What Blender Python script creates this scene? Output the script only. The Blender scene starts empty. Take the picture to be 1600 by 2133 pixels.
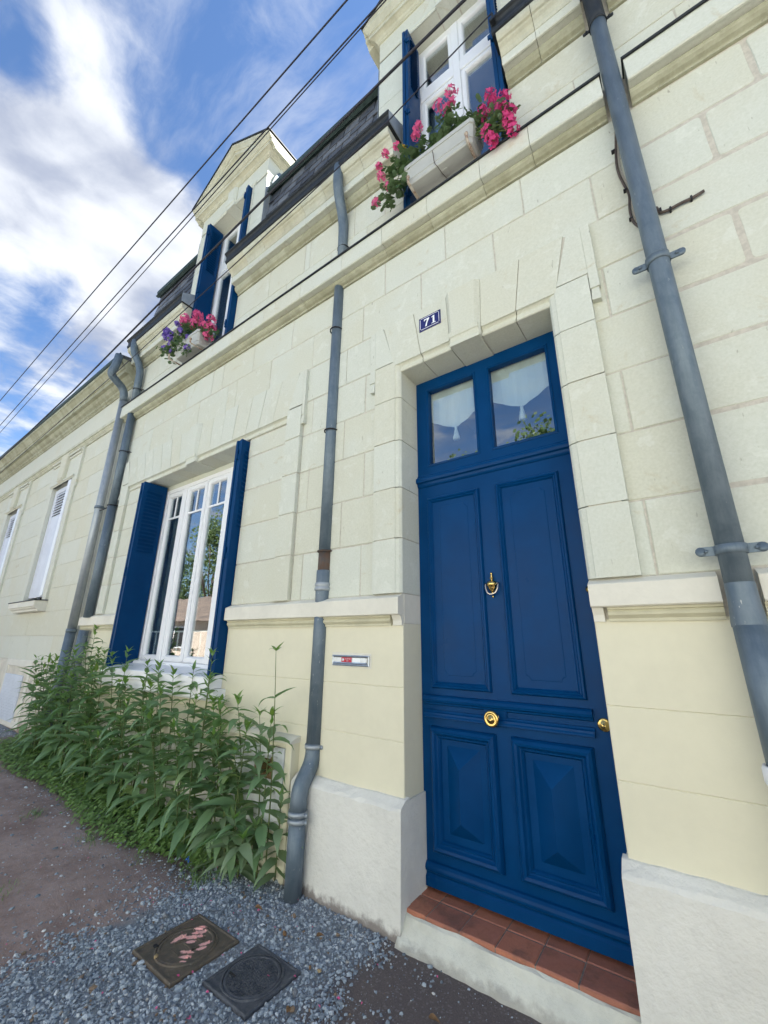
import bpy, math, random
import numpy as np
from mathutils import Vector, Matrix

S = bpy.context.scene
COL = S.collection
rnd = random.Random(7)
npr = np.random.RandomState(11)
R = math.radians

# ------------------------------------------------------------------ camera
cam = bpy.data.cameras.new('camera')
cam.sensor_fit = 'HORIZONTAL'
cam.sensor_width = 36.0
cam.lens = 36.0 * 852.76 / 1600.0
cam.clip_start = 0.05
cam.clip_end = 2000
camo = bpy.data.objects.new('camera', cam)
camo.location = (0.0, -2.0, 1.35)
camo.rotation_euler = (R(107.48), R(-0.44), R(35.906))
COL.objects.link(camo)
S.camera = camo

# ------------------------------------------------------------------ exposure
S.view_settings.view_transform = 'Standard'
S.view_settings.look = 'None'
S.view_settings.gamma = 1.0
S.view_settings.use_curve_mapping = False
S.view_settings.exposure = 2.37
S.render.engine = 'CYCLES'
S.cycles.max_bounces = 8
S.cycles.transparent_max_bounces = 16
S.cycles.sample_clamp_indirect = 6.0

# ------------------------------------------------------------------ sun and sky
SUN_EL, SUN_AZ = 47.0, 34.0            # behind the house, to the right
sd = Vector((math.sin(R(SUN_AZ)) * math.cos(R(SUN_EL)), math.cos(R(SUN_AZ)) * math.cos(R(SUN_EL)), math.sin(R(SUN_EL))))
sun = bpy.data.lights.new('sun', 'SUN')
sun.energy = 4.8
sun.angle = R(0.55)
sun.color = (1.0, 0.96, 0.90)
suno = bpy.data.objects.new('sun', sun)
suno.rotation_euler = sd.to_track_quat('Z', 'Y').to_euler()
suno.location = (8, 10, 14)
COL.objects.link(suno)


class NT:
    """small helper to wire shader nodes"""
    def __init__(self, tree):
        self.t = tree
        self.n = tree.nodes
        self.l = tree.links

    def add(self, typ, ins=None, **props):
        nd = self.n.new(typ)
        for k, v in props.items():
            setattr(nd, k, v)
        for k, v in (ins or {}).items():
            sock = nd.inputs[k]
            if isinstance(v, bpy.types.NodeSocket):
                self.l.new(v, sock)
            else:
                sock.default_value = v
        return nd

    def math(self, op, a, b=0.0, c=0.0, clamp=False):
        return self.add('ShaderNodeMath', {0: a, 1: b, 2: c}, operation=op, use_clamp=clamp).outputs[0]

    def vmath(self, op, a, b=(0, 0, 0)):
        nd = self.add('ShaderNodeVectorMath', {0: a}, operation=op)
        if op == 'SCALE':
            s = nd.inputs['Scale']
            if isinstance(b, bpy.types.NodeSocket):
                self.l.new(b, s)
            else:
                s.default_value = b
        else:
            s = nd.inputs[1]
            if isinstance(b, bpy.types.NodeSocket):
                self.l.new(b, s)
            else:
                s.default_value = b
        return nd.outputs[0]

    def noise(self, vec, scale, detail=4.0, rough=0.55, dist=0.0):
        nd = self.add('ShaderNodeTexNoise', {'Scale': scale, 'Detail': detail, 'Roughness': rough, 'Distortion': dist})
        if vec is not None:
            self.l.new(vec, nd.inputs['Vector'])
        return nd.outputs['Fac']

    def smooth(self, x, a, b):
        nd = self.add('ShaderNodeMapRange', {'Value': x, 'From Min': a, 'From Max': b, 'To Min': 0.0, 'To Max': 1.0}, interpolation_type='SMOOTHSTEP')
        return nd.outputs[0]

    def lin(self, x, a, b, c=0.0, d=1.0):
        return self.add('ShaderNodeMapRange', {'Value': x, 'From Min': a, 'From Max': b, 'To Min': c, 'To Max': d}).outputs[0]

    def mix(self, f, a, b, mode='MIX'):
        nd = self.add('ShaderNodeMix', data_type='RGBA', blend_type=mode)
        for i, v in ((0, f), (6, a), (7, b)):
            if isinstance(v, bpy.types.NodeSocket):
                self.l.new(v, nd.inputs[i])
            else:
                nd.inputs[i].default_value = (tuple(v) + (1.0,)) if (i and len(v) == 3) else v
        return nd.outputs[2]


W = bpy.data.worlds.new('World')
S.world = W
W.use_nodes = True
wt = NT(W.node_tree)
for nd in list(wt.n):
    wt.n.remove(nd)
sky = wt.add('ShaderNodeTexSky', sky_type='NISHITA')
sky.sun_disc = False
sky.sun_elevation = R(SUN_EL)
sky.sun_rotation = R(SUN_AZ)
sky.altitude = 50
sky.air_density = 1.0
sky.dust_density = 0.3
sky.ozone_density = 2.2
gen = wt.add('ShaderNodeTexCoord').outputs['Generated']
sep = wt.add('ShaderNodeSeparateXYZ', {0: gen})
dz = wt.math('MAXIMUM', sep.outputs[2], 0.06)
px = wt.math('DIVIDE', sep.outputs[0], dz)
py = wt.math('DIVIDE', sep.outputs[1], dz)
pv = wt.add('ShaderNodeCombineXYZ', {0: px, 1: py, 2: 0.0}).outputs[0]
warp = wt.add('ShaderNodeTexNoise', {'Vector': pv, 'Scale': 2.6, 'Detail': 3.0}).outputs['Color']
pw = wt.vmath('ADD', pv, wt.vmath('SCALE', wt.vmath('SUBTRACT', warp, (0.5, 0.5, 0.5)), 0.16))
nz = wt.noise(pw, 3.4, 10.0, 0.60)
nb = wt.noise(pv, 0.9, 2.0, 0.5)
field = wt.math('ADD', wt.math('MULTIPLY', nz, 0.8), wt.math('MULTIPLY', nb, 0.35))
# the banks of cumulus that stand over the street (centre, radius, amount; in direction / height)
for cx, cy, rx, ry, am in ((-1.02, 0.12, 0.26, 0.20, 0.46), (-0.90, 0.22, 0.15, 0.12, 0.14), (-1.30, 0.36, 0.30, 0.10, 0.20), (-0.64, 0.00, 0.07, 0.06, 0.04), (-0.665, 0.215, 0.025, 0.035, 0.12),
                           (-1.65, 0.30, 0.4, 0.14, 0.10), (-0.38, 0.30, 0.2, 0.2, -0.10), (-0.80, -0.03, 0.08, 0.07, -0.22), (-0.72, 0.20, 0.07, 0.10, -0.22), (-0.60, 0.22, 0.10, 0.07, -0.16), (-1.38, 0.20, 0.14, 0.05, -0.16), (-0.52, 0.16, 0.09, 0.06, -0.14), (-1.62, 0.24, 0.16, 0.05, -0.14), (-0.66, 0.10, 0.05, 0.04, -0.08)):
    dx = wt.math('DIVIDE', wt.math('SUBTRACT', px, cx), rx)
    dy = wt.math('DIVIDE', wt.math('SUBTRACT', py, cy), ry)
    rr = wt.math('ADD', wt.math('MULTIPLY', dx, dx), wt.math('MULTIPLY', dy, dy))
    g = wt.math('POWER', 2.718, wt.math('MULTIPLY', rr, -1.0))
    field = wt.math('MULTIPLY_ADD', g, am, field)
cl = wt.smooth(field, 0.50, 0.80)
# thin high streaks
st = wt.vmath('MULTIPLY', pw, (1.0, 3.2, 1.0))
stn = wt.noise(st, 2.4, 7.0, 0.6)
cl2 = wt.math('MULTIPLY', wt.smooth(stn, 0.42, 0.75), 0.50)
cover = wt.math('MAXIMUM', cl, cl2)
# clouds thin out into haze near the horizon
shade = wt.noise(pw, 1.7, 4.0, 0.5)
ccol = wt.mix(wt.smooth(wt.math('ADD', wt.math('MULTIPLY', shade, 0.6), wt.math('MULTIPLY', nz, 0.4)), 0.40, 0.60), (1.00, 1.12, 1.42), (2.00, 2.08, 2.22))
skyc = wt.mix(1.0, sky.outputs[0], (0.36, 0.43, 0.50), 'MULTIPLY')
wcol = wt.mix(cover, skyc, ccol)
bg = wt.add('ShaderNodeBackground', {'Color': wcol, 'Strength': 0.1})
wo = wt.add('ShaderNodeOutputWorld', {'Surface': bg.outputs[0]})


# ------------------------------------------------------------------ materials
def new_mat(name):
    m = bpy.data.materials.new(name)
    m.use_nodes = True
    t = NT(m.node_tree)
    for nd in list(t.n):
        t.n.remove(nd)
    bs = t.add('ShaderNodeBsdfPrincipled')
    out = t.add('ShaderNodeOutputMaterial', {'Surface': bs.outputs[0]})
    return m, t, bs, out


def bump(t, bs, h, strength, dist=0.01):
    b = t.add('ShaderNodeBump', {'Height': h, 'Strength': strength, 'Distance': dist})
    t.l.new(b.outputs[0], bs.inputs['Normal'])
    return b


def setv(t, sock, v):
    if isinstance(v, bpy.types.NodeSocket):
        t.l.new(v, sock)
    else:
        sock.default_value = (tuple(v) + (1.0,)) if hasattr(v, '__len__') and len(v) == 3 else v


def pos_of(t):
    return t.add('ShaderNodeNewGeometry').outputs['Position']


def stone_mat(name, a, b, c, patch=0.35, weather=0.0, bumps=0.35):
    m, t, bs, out = new_mat(name)
    p = pos_of(t)
    rn = t.add('ShaderNodeObjectInfo').outputs['Random']
    off = t.add('ShaderNodeCombineXYZ', {0: t.math('MULTIPLY', rn, 31.0), 1: t.math('MULTIPLY', rn, 17.0), 2: t.math('MULTIPLY', rn, 23.0)}).outputs[0]
    q = t.vmath('ADD', p, off)
    big = t.noise(q, 2.2, 5.0, 0.6)
    mid = t.noise(q, 9.0, 6.0, 0.62, 0.5)
    fine = t.noise(q, 85.0, 5.0, 0.65)
    f = t.math('ADD', t.math('MULTIPLY', big, 1.3), t.math('MULTIPLY', t.math('SUBTRACT', rn, 0.5), 0.6))
    col = t.mix(t.smooth(f, 0.35, 1.0), a, b)
    col = t.mix(t.math('MULTIPLY', t.smooth(mid, 0.57, 0.66), patch), col, c)
    # brown weather blots and small scratches
    bl = t.noise(q, 4.2, 7.0, 0.68, 1.2)
    col = t.mix(t.math('MULTIPLY', t.smooth(bl, 0.60, 0.74), 0.38), col, (0.40, 0.32, 0.20))
    sc = t.noise(t.vmath('MULTIPLY', q, (60.0, 60.0, 14.0)), 1.0, 3.0, 0.5)
    col = t.mix(t.math('MULTIPLY', t.smooth(sc, 0.70, 0.78), 0.5), col, (0.16, 0.15, 0.12))
    col = t.mix(0.30, col, t.mix(fine, (0.30, 0.29, 0.24), (1.0, 0.98, 0.93)), 'OVERLAY')
    if weather:
        stv = t.vmath('MULTIPLY', p, (5.0, 3.0, 2.6))
        sw = t.noise(stv, 1.4, 6.0, 0.65)
        col = t.mix(t.math('MULTIPLY', t.smooth(sw, 0.38, 0.68), weather), col, (0.20, 0.195, 0.12))
    setv(t, bs.inputs['Base Color'], col)
    bs.inputs['Roughness'].default_value = 0.9
    bs.inputs['Specular IOR Level'].default_value = 0.25
    vo = t.add('ShaderNodeTexVoronoi', {'Vector': q, 'Scale': 55.0})
    pit = t.smooth(vo.outputs['Distance'], 0.0, 0.22)
    pitm = t.math('MULTIPLY', t.math('SUBTRACT', 1.0, pit), t.smooth(t.noise(q, 7.0, 2.0), 0.52, 0.7))
    h = t.math('SUBTRACT', t.math('ADD', t.math('MULTIPLY', fine, 0.5), t.math('MULTIPLY', mid, 0.7)), pitm)
    bump(t, bs, h, bumps, 0.006)
    return m


def paint_mat(name, col, rough=0.75, mottled=0.05, bscale=120.0, bstr=0.15, bdist=0.003, dirt=None, spec=0.4):
    m, t, bs, out = new_mat(name)
    p = pos_of(t)
    n = t.noise(p, 3.5, 6.0, 0.6)
    n2 = t.noise(p, 22.0, 5.0, 0.6)
    dark = tuple(x * (1 - 2.2 * mottled) for x in col)
    lite = tuple(min(1, x * (1 + 1.2 * mottled)) for x in col)
    c = t.mix(t.smooth(t.math('ADD', t.math('MULTIPLY', n, 0.7), t.math('MULTIPLY', n2, 0.3)), 0.36, 0.64), dark, lite)
    if dirt:
        z0, z1, dcol, amt = dirt
        sp = t.add('ShaderNodeSeparateXYZ', {0: p})
        edge = t.math('ADD', sp.outputs[2], t.math('MULTIPLY', t.math('SUBTRACT', n2, 0.5), (z1 - z0) * 2.2))
        k = t.math('MULTIPLY', t.math('SUBTRACT', 1.0, t.smooth(edge, z0, z1)), amt)
        c = t.mix(k, c, dcol)
    setv(t, bs.inputs['Base Color'], c)
    bs.inputs['Roughness'].default_value = rough
    bs.inputs['Specular IOR Level'].default_value = spec
    bump(t, bs, t.math('ADD', t.noise(p, bscale, 4.0, 0.6), t.math('MULTIPLY', n2, 0.8)), bstr, bdist)
    return m


def simple_mat(name, col, rough=0.6, metal=0.0, spec=0.5, var=0.0, vscale=20.0, bstr=0.0, bscale=80.0, col2=None):
    m, t, bs, out = new_mat(name)
    bs.inputs['Roughness'].default_value = rough
    bs.inputs['Metallic'].default_value = metal
    bs.inputs['Specular IOR Level'].default_value = spec
    p = pos_of(t)
    if var or col2:
        n = t.noise(p, vscale, 6.0, 0.62)
        b2 = col2 or tuple(x * (1 - var) for x in col)
        setv(t, bs.inputs['Base Color'], t.mix(t.smooth(n, 0.35, 0.65), col, b2))
    else:
        setv(t, bs.inputs['Base Color'], col)
    if bstr:
        bump(t, bs, t.noise(p, bscale, 4.0, 0.6), bstr, 0.002)
    return m


def zinc_mat(name, a, b, white=0.0, rough=0.5, metal=0.35, rust=0.0):
    m, t, bs, out = new_mat(name)
    p = pos_of(t)
    st = t.noise(t.vmath('MULTIPLY', p, (30.0, 30.0, 5.0)), 1.0, 6.0, 0.65)
    n = t.noise(p, 13.0, 6.0, 0.66, 0.6)
    c = t.mix(t.smooth(t.math('ADD', t.math('MULTIPLY', st, 0.5), t.math('MULTIPLY', n, 0.5)), 0.36, 0.64), a, b)
    if white:
        w = t.noise(t.vmath('MULTIPLY', p, (70.0, 70.0, 22.0)), 1.0, 4.0, 0.6)
        c = t.mix(t.math('MULTIPLY', t.smooth(w, 0.66, 0.72), white), c, (0.5, 0.5, 0.46))
    if rust:
        w = t.noise(p, 30.0, 6.0, 0.65)
        c = t.mix(t.math('MULTIPLY', t.smooth(w, 0.45, 0.6), rust), c, (0.16, 0.07, 0.03))
    setv(t, bs.inputs['Base Color'], c)
    bs.inputs['Metallic'].default_value = metal
    setv(t, bs.inputs['Roughness'], t.lin(n, 0.3, 0.7, rough - 0.1, rough + 0.15))
    bump(t, bs, t.math('ADD', t.noise(p, 9.0, 3.0, 0.5), t.math('MULTIPLY', t.noise(p, 90.0, 3.0), 0.15)), 0.25, 0.006)
    return m


def gloss_paint(name, col, col2, rough=0.32):
    m, t, bs, out = new_mat(name)
    p = pos_of(t)
    n = t.noise(t.vmath('MULTIPLY', p, (55.0, 55.0, 6.0)), 1.0, 5.0, 0.6)
    n2 = t.noise(p, 5.0, 5.0, 0.6)
    setv(t, bs.inputs['Base Color'], t.mix(t.smooth(n2, 0.3, 0.7), col, col2))
    setv(t, bs.inputs['Roughness'], t.lin(n2, 0.3, 0.7, rough - 0.05, rough + 0.1))
    bs.inputs['Specular IOR Level'].default_value = 0.10
    bump(t, bs, n, 0.10, 0.0015)
    return m


def leaf_mat(name, a, b, c, trans=0.35, rough=0.5):
    m, t, bs, out = new_mat(name)
    rn = t.add('ShaderNodeObjectInfo').outputs['Random']
    p = pos_of(t)
    n = t.noise(p, 9.0, 4.0, 0.6)
    col = t.mix(t.smooth(t.math('ADD', t.math('MULTIPLY', n, 0.7), t.math('MULTIPLY', rn, 0.5)), 0.3, 0.9), a, b)
    col = t.mix(t.math('MULTIPLY', t.smooth(rn, 0.86, 0.98), 0.8), col, c)
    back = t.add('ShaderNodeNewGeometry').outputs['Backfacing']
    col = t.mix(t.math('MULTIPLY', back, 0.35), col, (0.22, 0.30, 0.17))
    setv(t, bs.inputs['Base Color'], col)
    bs.inputs['Roughness'].default_value = rough
    bs.inputs['Specular IOR Level'].default_value = 0.4
    tr = t.add('ShaderNodeBsdfTranslucent')
    setv(t, tr.inputs['Color'], t.mix(0.5, col, (0.25, 0.40, 0.05)))
    mx = t.add('ShaderNodeMixShader', {0: trans, 1: bs.outputs[0], 2: tr.outputs[0]})
    t.l.new(mx.outputs[0], out.inputs['Surface'])
    return m


def petal_mat(name, a, b):
    m, t, bs, out = new_mat(name)
    p = pos_of(t)
    n = t.noise(p, 60.0, 3.0, 0.6)
    col = t.mix(n, a, b)
    setv(t, bs.inputs['Base Color'], col)
    bs.inputs['Roughness'].default_value = 0.7
    tr = t.add('ShaderNodeBsdfTranslucent')
    setv(t, tr.inputs['Color'], col)
    mx = t.add('ShaderNodeMixShader', {0: 0.35, 1: bs.outputs[0], 2: tr.outputs[0]})
    t.l.new(mx.outputs[0], out.inputs['Surface'])
    return m


def glass_mat(name, ior=0.1, tint=(0.85, 0.9, 0.9)):
    m = bpy.data.materials.new(name)
    m.use_nodes = True
    t = NT(m.node_tree)
    for nd in list(t.n):
        t.n.remove(nd)
    # reflectance of one face, the same from either side (a pane is a thin slab)
    fac = t.add('ShaderNodeLayerWeight', {'Blend': 0.5}).outputs['Facing']
    r0 = ior
    fr = t.math('MULTIPLY_ADD', t.math('POWER', fac, 4.0), 1.0 - r0, r0)
    p = pos_of(t)
    b = t.add('ShaderNodeBump', {'Height': t.noise(p, 2.5, 2.0, 0.5), 'Strength': 0.04, 'Distance': 0.02})
    gl = t.add('ShaderNodeBsdfGlossy', {'Roughness': 0.0, 'Color': (1, 1, 1, 1), 'Normal': b.outputs[0]})
    tp = t.add('ShaderNodeBsdfTransparent', {'Color': tint + (1.0,)})
    mx = t.add('ShaderNodeMixShader', {0: fr, 1: tp.outputs[0], 2: gl.outputs[0]})
    t.add('ShaderNodeOutputMaterial', {'Surface': mx.outputs[0]})
    return m


M = {}
M['stone'] = stone_mat('tuffeau_stone', (0.55, 0.575, 0.505), (0.54, 0.545, 0.455), (0.66, 0.68, 0.61))
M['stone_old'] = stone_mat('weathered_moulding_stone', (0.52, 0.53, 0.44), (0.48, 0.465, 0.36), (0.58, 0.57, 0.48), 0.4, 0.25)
M['stone_dark'] = stone_mat('grimy_shaded_moulding_stone', (0.40, 0.405, 0.31), (0.33, 0.33, 0.24), (0.47, 0.46, 0.36), 0.35, 0.45)  # dark for grime and for the mouldings' shade, put into the colour
M['mortar'] = simple_mat('pinkish_mortar', (0.56, 0.525, 0.45), 0.95, spec=0.1, var=0.18, vscale=35, bstr=0.4, bscale=160)
M['cream'] = paint_mat('cream_wall_paint', (0.70, 0.665, 0.505), 0.7, 0.014, 140, 0.2, 0.002, dirt=(0.0, 0.12, (0.34, 0.29, 0.22), 0.5))
M['ledge'] = paint_mat('white_ledge_paint', (0.70, 0.675, 0.58), 0.7, 0.03, 90, 0.3, 0.003)
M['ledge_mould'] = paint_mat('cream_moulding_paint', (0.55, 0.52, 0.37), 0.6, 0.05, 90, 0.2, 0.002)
M['plinth'] = paint_mat('roughcast_plinth_paint', (0.70, 0.69, 0.63), 0.85, 0.03, 42, 0.6, 0.009, dirt=(0.06, 0.11, (0.13, 0.10, 0.09), 0.8))
M['step'] = paint_mat('worn_cement_step', (0.60, 0.60, 0.52), 0.9, 0.06, 60, 0.7, 0.006, dirt=(0.055, 0.085, (0.22, 0.19, 0.16), 0.5))
M['blue'] = gloss_paint('blue_gloss_paint', (0.0005, 0.038, 0.130), (0.0007, 0.045, 0.152))
M['blue_dark'] = gloss_paint('blue_shutter_paint', (0.0007, 0.036, 0.118), (0.0009, 0.042, 0.135), 0.42)
M['white'] = paint_mat('white_window_paint', (0.80, 0.81, 0.82), 0.35, 0.01, 60, 0.03, 0.001)
M['shutter_white'] = paint_mat('grey_white_shutter_paint', (0.66, 0.68, 0.74), 0.5, 0.03, 60, 0.08, 0.001)
M['zinc'] = zinc_mat('zinc_pipe', (0.105, 0.145, 0.18), (0.165, 0.21, 0.245), 0.25)
M['zinc_paint'] = zinc_mat('zinc_pipe_spattered', (0.105, 0.145, 0.18), (0.16, 0.20, 0.235), 0.75)
M['zinc_light'] = zinc_mat('bright_zinc', (0.30, 0.34, 0.37), (0.40, 0.43, 0.45), 0.2, 0.45, 0.5)
M['zinc_dark'] = zinc_mat('dark_gutter_zinc', (0.014, 0.018, 0.022), (0.030, 0.036, 0.042), 0.0, 0.55, 0.3)
M['zinc_green'] = zinc_mat('green_black_roll_zinc', (0.022, 0.042, 0.040), (0.045, 0.075, 0.070), 0.0, 0.6, 0.2)
M['rust'] = zinc_mat('rusty_iron', (0.075, 0.065, 0.06), (0.13, 0.095, 0.075), 0.0, 0.75, 0.2, 0.35)
M['rust_paint'] = zinc_mat('rusting_painted_iron', (0.55, 0.50, 0.42), (0.42, 0.33, 0.24), 0.0, 0.7, 0.0, 0.75)
M['iron'] = simple_mat('dark_iron', (0.03, 0.03, 0.035), 0.6, 0.5, var=0.3)
M['slate'] = simple_mat('roof_slate', (0.055, 0.060, 0.070), 0.55, 0.0, 0.5, col2=(0.095, 0.10, 0.11), vscale=9, bstr=0.3, bscale=40)
_t = NT(M['slate'].node_tree)
_b = [n_ for n_ in _t.n if n_.type == 'BSDF_PRINCIPLED'][0]
_src = _b.inputs['Base Color'].links[0].from_socket
_t.l.new(_t.mix(_t.add('ShaderNodeObjectInfo').outputs['Random'], _t.mix(1.0, _src, (0.40, 0.41, 0.44), 'MULTIPLY'), _t.mix(1.0, _src, (1.9, 1.9, 1.85), 'MULTIPLY')), _b.inputs['Base Color'])
M['brass'] = simple_mat('polished_brass', (0.72, 0.50, 0.17), 0.2, 1.0, var=0.12, vscale=60)
M['chrome'] = simple_mat('pale_metal', (0.62, 0.56, 0.50), 0.25, 1.0)
M['glass'] = glass_mat('window_glass', 0.17)
M['glass_dim'] = glass_mat('door_glass', 0.20)
M['cloth'] = simple_mat('white_blind_cloth', (0.78, 0.80, 0.78), 0.9, spec=0.1, var=0.04, vscale=30)
M['room'] = simple_mat('dark_room', (0.05, 0.055, 0.06), 0.9)
M['drape'] = simple_mat('grey_green_drape', (0.16, 0.19, 0.19), 0.9, var=0.2, vscale=12)
M['tile'] = None
M['plate_blue'] = simple_mat('enamel_blue', (0.020, 0.022, 0.13), 0.25, var=0.1)
M['plate_white'] = simple_mat('enamel_white', (0.82, 0.84, 0.85), 0.3)
M['planter'] = paint_mat('pale_grey_plastic', (0.44, 0.45, 0.42), 0.5, 0.03, 60, 0.05, 0.001)
M['soil'] = simple_mat('potting_soil', (0.03, 0.022, 0.015), 0.95, var=0.4)
M['panel_grey'] = paint_mat('pale_grey_panel_paint', (0.60, 0.63, 0.63), 0.5, 0.03, 70, 0.1, 0.001)
M['brown'] = simple_mat('brown_varnish', (0.20, 0.12, 0.05), 0.5, var=0.3)
M['dark'] = simple_mat('dark_void', (0.012, 0.012, 0.014), 0.9)
M['alu'] = simple_mat('brushed_aluminium', (0.50, 0.54, 0.58), 0.35, 0.8, var=0.15, vscale=60)
M['sticker_red'] = simple_mat('red_sticker', (0.45, 0.012, 0.035), 0.5)
M['sticker_blue'] = simple_mat('pale_blue_sticker', (0.55, 0.72, 0.82), 0.5)
M['cable'] = simple_mat('brown_cable_sheath', (0.10, 0.075, 0.06), 0.6, var=0.4, vscale=30)
M['wire'] = simple_mat('black_overhead_wire', (0.022, 0.022, 0.032), 0.7)
M['leaf'] = leaf_mat('weed_leaf', (0.135, 0.280, 0.115), (0.215, 0.370, 0.165), (0.32, 0.44, 0.14))
M['leaf_pale'] = leaf_mat('pale_weed_leaf', (0.20, 0.31, 0.165), (0.28, 0.375, 0.22), (0.30, 0.38, 0.19))
M['leaf_young'] = leaf_mat('young_weed_leaf', (0.15, 0.31, 0.065), (0.20, 0.36, 0.075), (0.2, 0.3, 0.05))
M['stem'] = simple_mat('weed_stem', (0.13, 0.18, 0.05), 0.6, var=0.3)
M['leaf_ger'] = leaf_mat('geranium_leaf', (0.035, 0.085, 0.030), (0.065, 0.125, 0.048), (0.10, 0.13, 0.03), 0.25)
M['leaf_cover'] = leaf_mat('ground_cover_leaf', (0.135, 0.24, 0.065), (0.20, 0.31, 0.085), (0.18, 0.26, 0.06), 0.3)
M['tree_leaf'] = leaf_mat('tree_leaf', (0.040, 0.075, 0.020), (0.075, 0.115, 0.030), (0.1, 0.14, 0.03), 0.3)
M['pink'] = petal_mat('pink_petal', (0.72, 0.075, 0.24), (0.84, 0.19, 0.38))
M['magenta'] = petal_mat('magenta_petal', (0.62, 0.035, 0.19), (0.76, 0.10, 0.30))
M['purple'] = petal_mat('purple_petal', (0.16, 0.09, 0.42), (0.30, 0.20, 0.60))
M['yellow'] = petal_mat('yellow_petal', (0.55, 0.33, 0.02), (0.65, 0.45, 0.05))
M['bark'] = simple_mat('tree_bark', (0.10, 0.075, 0.055), 0.9, var=0.4, bstr=0.6, bscale=30)
M['dead'] = simple_mat('dead_leaf', (0.22, 0.12, 0.05), 0.8, var=0.4, vscale=50)


# ------------------------------------------------------------------ mesh helpers
class MB:
    def __init__(self):
        self.v, self.f, self.s = [], [], []

    def face(self, pts, smooth=False):
        n = len(self.v)
        self.v += [tuple(p) for p in pts]
        self.f.append(list(range(n, n + len(pts))))
        self.s.append(smooth)

    def box(self, x0, x1, y0, y1, z0, z1):
        n = len(self.v)
        self.v += [(x0, y0, z0), (x1, y0, z0), (x1, y1, z0), (x0, y1, z0), (x0, y0, z1), (x1, y0, z1), (x1, y1, z1), (x0, y1, z1)]
        for q in ((0, 3, 2, 1), (4, 5, 6, 7), (0, 1, 5, 4), (1, 2, 6, 5), (2, 3, 7, 6), (3, 0, 4, 7)):
            self.f.append([n + i for i in q])
            self.s.append(False)
        return self

    def cbox(self, x0, x1, y0, y1, z0, z1, c):
        """box whose front (low y) edges are chamfered"""
        return self.block([(x0, z0), (x1, z0), (x1, z1), (x0, z1)], y0, y1, c, back=True)

    def rings(self, rs, closed=True, cap0=False, cap1=False, smooth=False):
        n = len(self.v)
        k = len(rs[0])
        for r in rs:
            self.v += [tuple(p) for p in r]
        for i in range(len(rs) - 1):
            for j in range(k if closed else k - 1):
                a = n + i * k + j
                b = n + i * k + (j + 1) % k
                self.f.append([a, b, b + k, a + k])
                self.s.append(smooth)
        if cap0:
            self.f.append([n + j for j in range(k)][::-1])
            self.s.append(False)
        if cap1:
            self.f.append([n + (len(rs) - 1) * k + j for j in range(k)])
            self.s.append(False)
        return self

    def block(self, poly, yf, yb, ch=0.003, back=False):
        """polygon in (x, z): chamfered front at yf, plain sides back to yb"""
        ins = inset(poly, ch)
        return self.rings([[(x, yb, z) for x, z in poly], [(x, yf + ch, z) for x, z in poly], [(x, yf, z) for x, z in ins]], cap0=back, cap1=True)

    def extr_x(self, prof, x0, x1, caps=True, smooth=False):
        """profile of (y, z) run along x"""
        return self.rings([[(x0, y, z) for y, z in prof], [(x1, y, z) for y, z in prof]], cap0=caps, cap1=caps, smooth=smooth)

    def extr_z(self, poly, z0, z1):
        return self.rings([[(x, y, z0) for x, y in poly], [(x, y, z1) for x, y in poly]], cap0=True, cap1=True)

    def tube(self, path, r, n=12, caps=True, smooth=True, flat=1.0):
        path = [Vector(p) for p in path]
        rs = []
        up = Vector((0, 0, 1))
        prev = None
        for i, p in enumerate(path):
            d = (path[min(i + 1, len(path) - 1)] - path[max(i - 1, 0)]).normalized()
            if prev is None:
                a = d.cross(Vector((0, 1, 0)))
                if a.length < 1e-3:
                    a = d.cross(Vector((1, 0, 0)))
            else:
                a = prev - d * prev.dot(d)
            a.normalize()
            prev = a
            b = d.cross(a)
            rr = r[i] if hasattr(r, '__len__') else r
            rs.append([p + a * (rr * math.cos(2 * math.pi * k / n)) + b * (rr * flat * math.sin(2 * math.pi * k / n)) for k in range(n)])
        return self.rings(rs, cap0=caps, cap1=caps, smooth=smooth)

    def lathe(self, prof, o, axis='z', n=16, caps=True, smooth=True):
        rs = []
        for r, h in prof:
            ring = []
            for k in range(n):
                c, s = r * math.cos(2 * math.pi * k / n), r * math.sin(2 * math.pi * k / n)
                if axis == 'z':
                    ring.append((o[0] + c, o[1] + s, o[2] + h))
                elif axis == 'y':
                    ring.append((o[0] + c, o[1] - h, o[2] + s))
                else:
                    ring.append((o[0] + h, o[1] + c, o[2] + s))
            rs.append(ring)
        return self.rings(rs, cap0=caps, cap1=caps, smooth=smooth)

    def frame(self, x0, x1, z0, z1, prof, fill=True):
        """nested rectangles: prof = [(inset, y)...], a mitred moulding"""
        rs = []
        for d, y in prof:
            rs.append([(x0 + d, y, z0 + d), (x1 - d, y, z0 + d), (x1 - d, y, z1 - d), (x0 + d, y, z1 - d)])
        return self.rings(rs, cap1=fill)

    def mesh(self, name):
        me = bpy.data.meshes.new(name)
        me.from_pydata(self.v, [], self.f)
        if any(self.s):
            me.polygons.foreach_set('use_smooth', self.s)
        me.update()
        return me


def inset(poly, d):
    n = len(poly)
    area = sum(poly[i][0] * poly[(i + 1) % n][1] - poly[(i + 1) % n][0] * poly[i][1] for i in range(n))
    sg = 1.0 if area > 0 else -1.0
    out = []
    for i in range(n):
        p0, p1, p2 = Vector(poly[i - 1]), Vector(poly[i]), Vector(poly[(i + 1) % n])
        e1, e2 = (p1 - p0).normalized(), (p2 - p1).normalized()
        n1, n2 = Vector((-e1.y, e1.x)) * sg, Vector((-e2.y, e2.x)) * sg
        b = n1 + n2
        if b.length < 1e-6:
            b = n1
        b.normalize()
        k = d / max(0.3, b.dot(n1))
        out.append((p1.x + b.x * k, p1.y + b.y * k))
    return out


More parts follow.
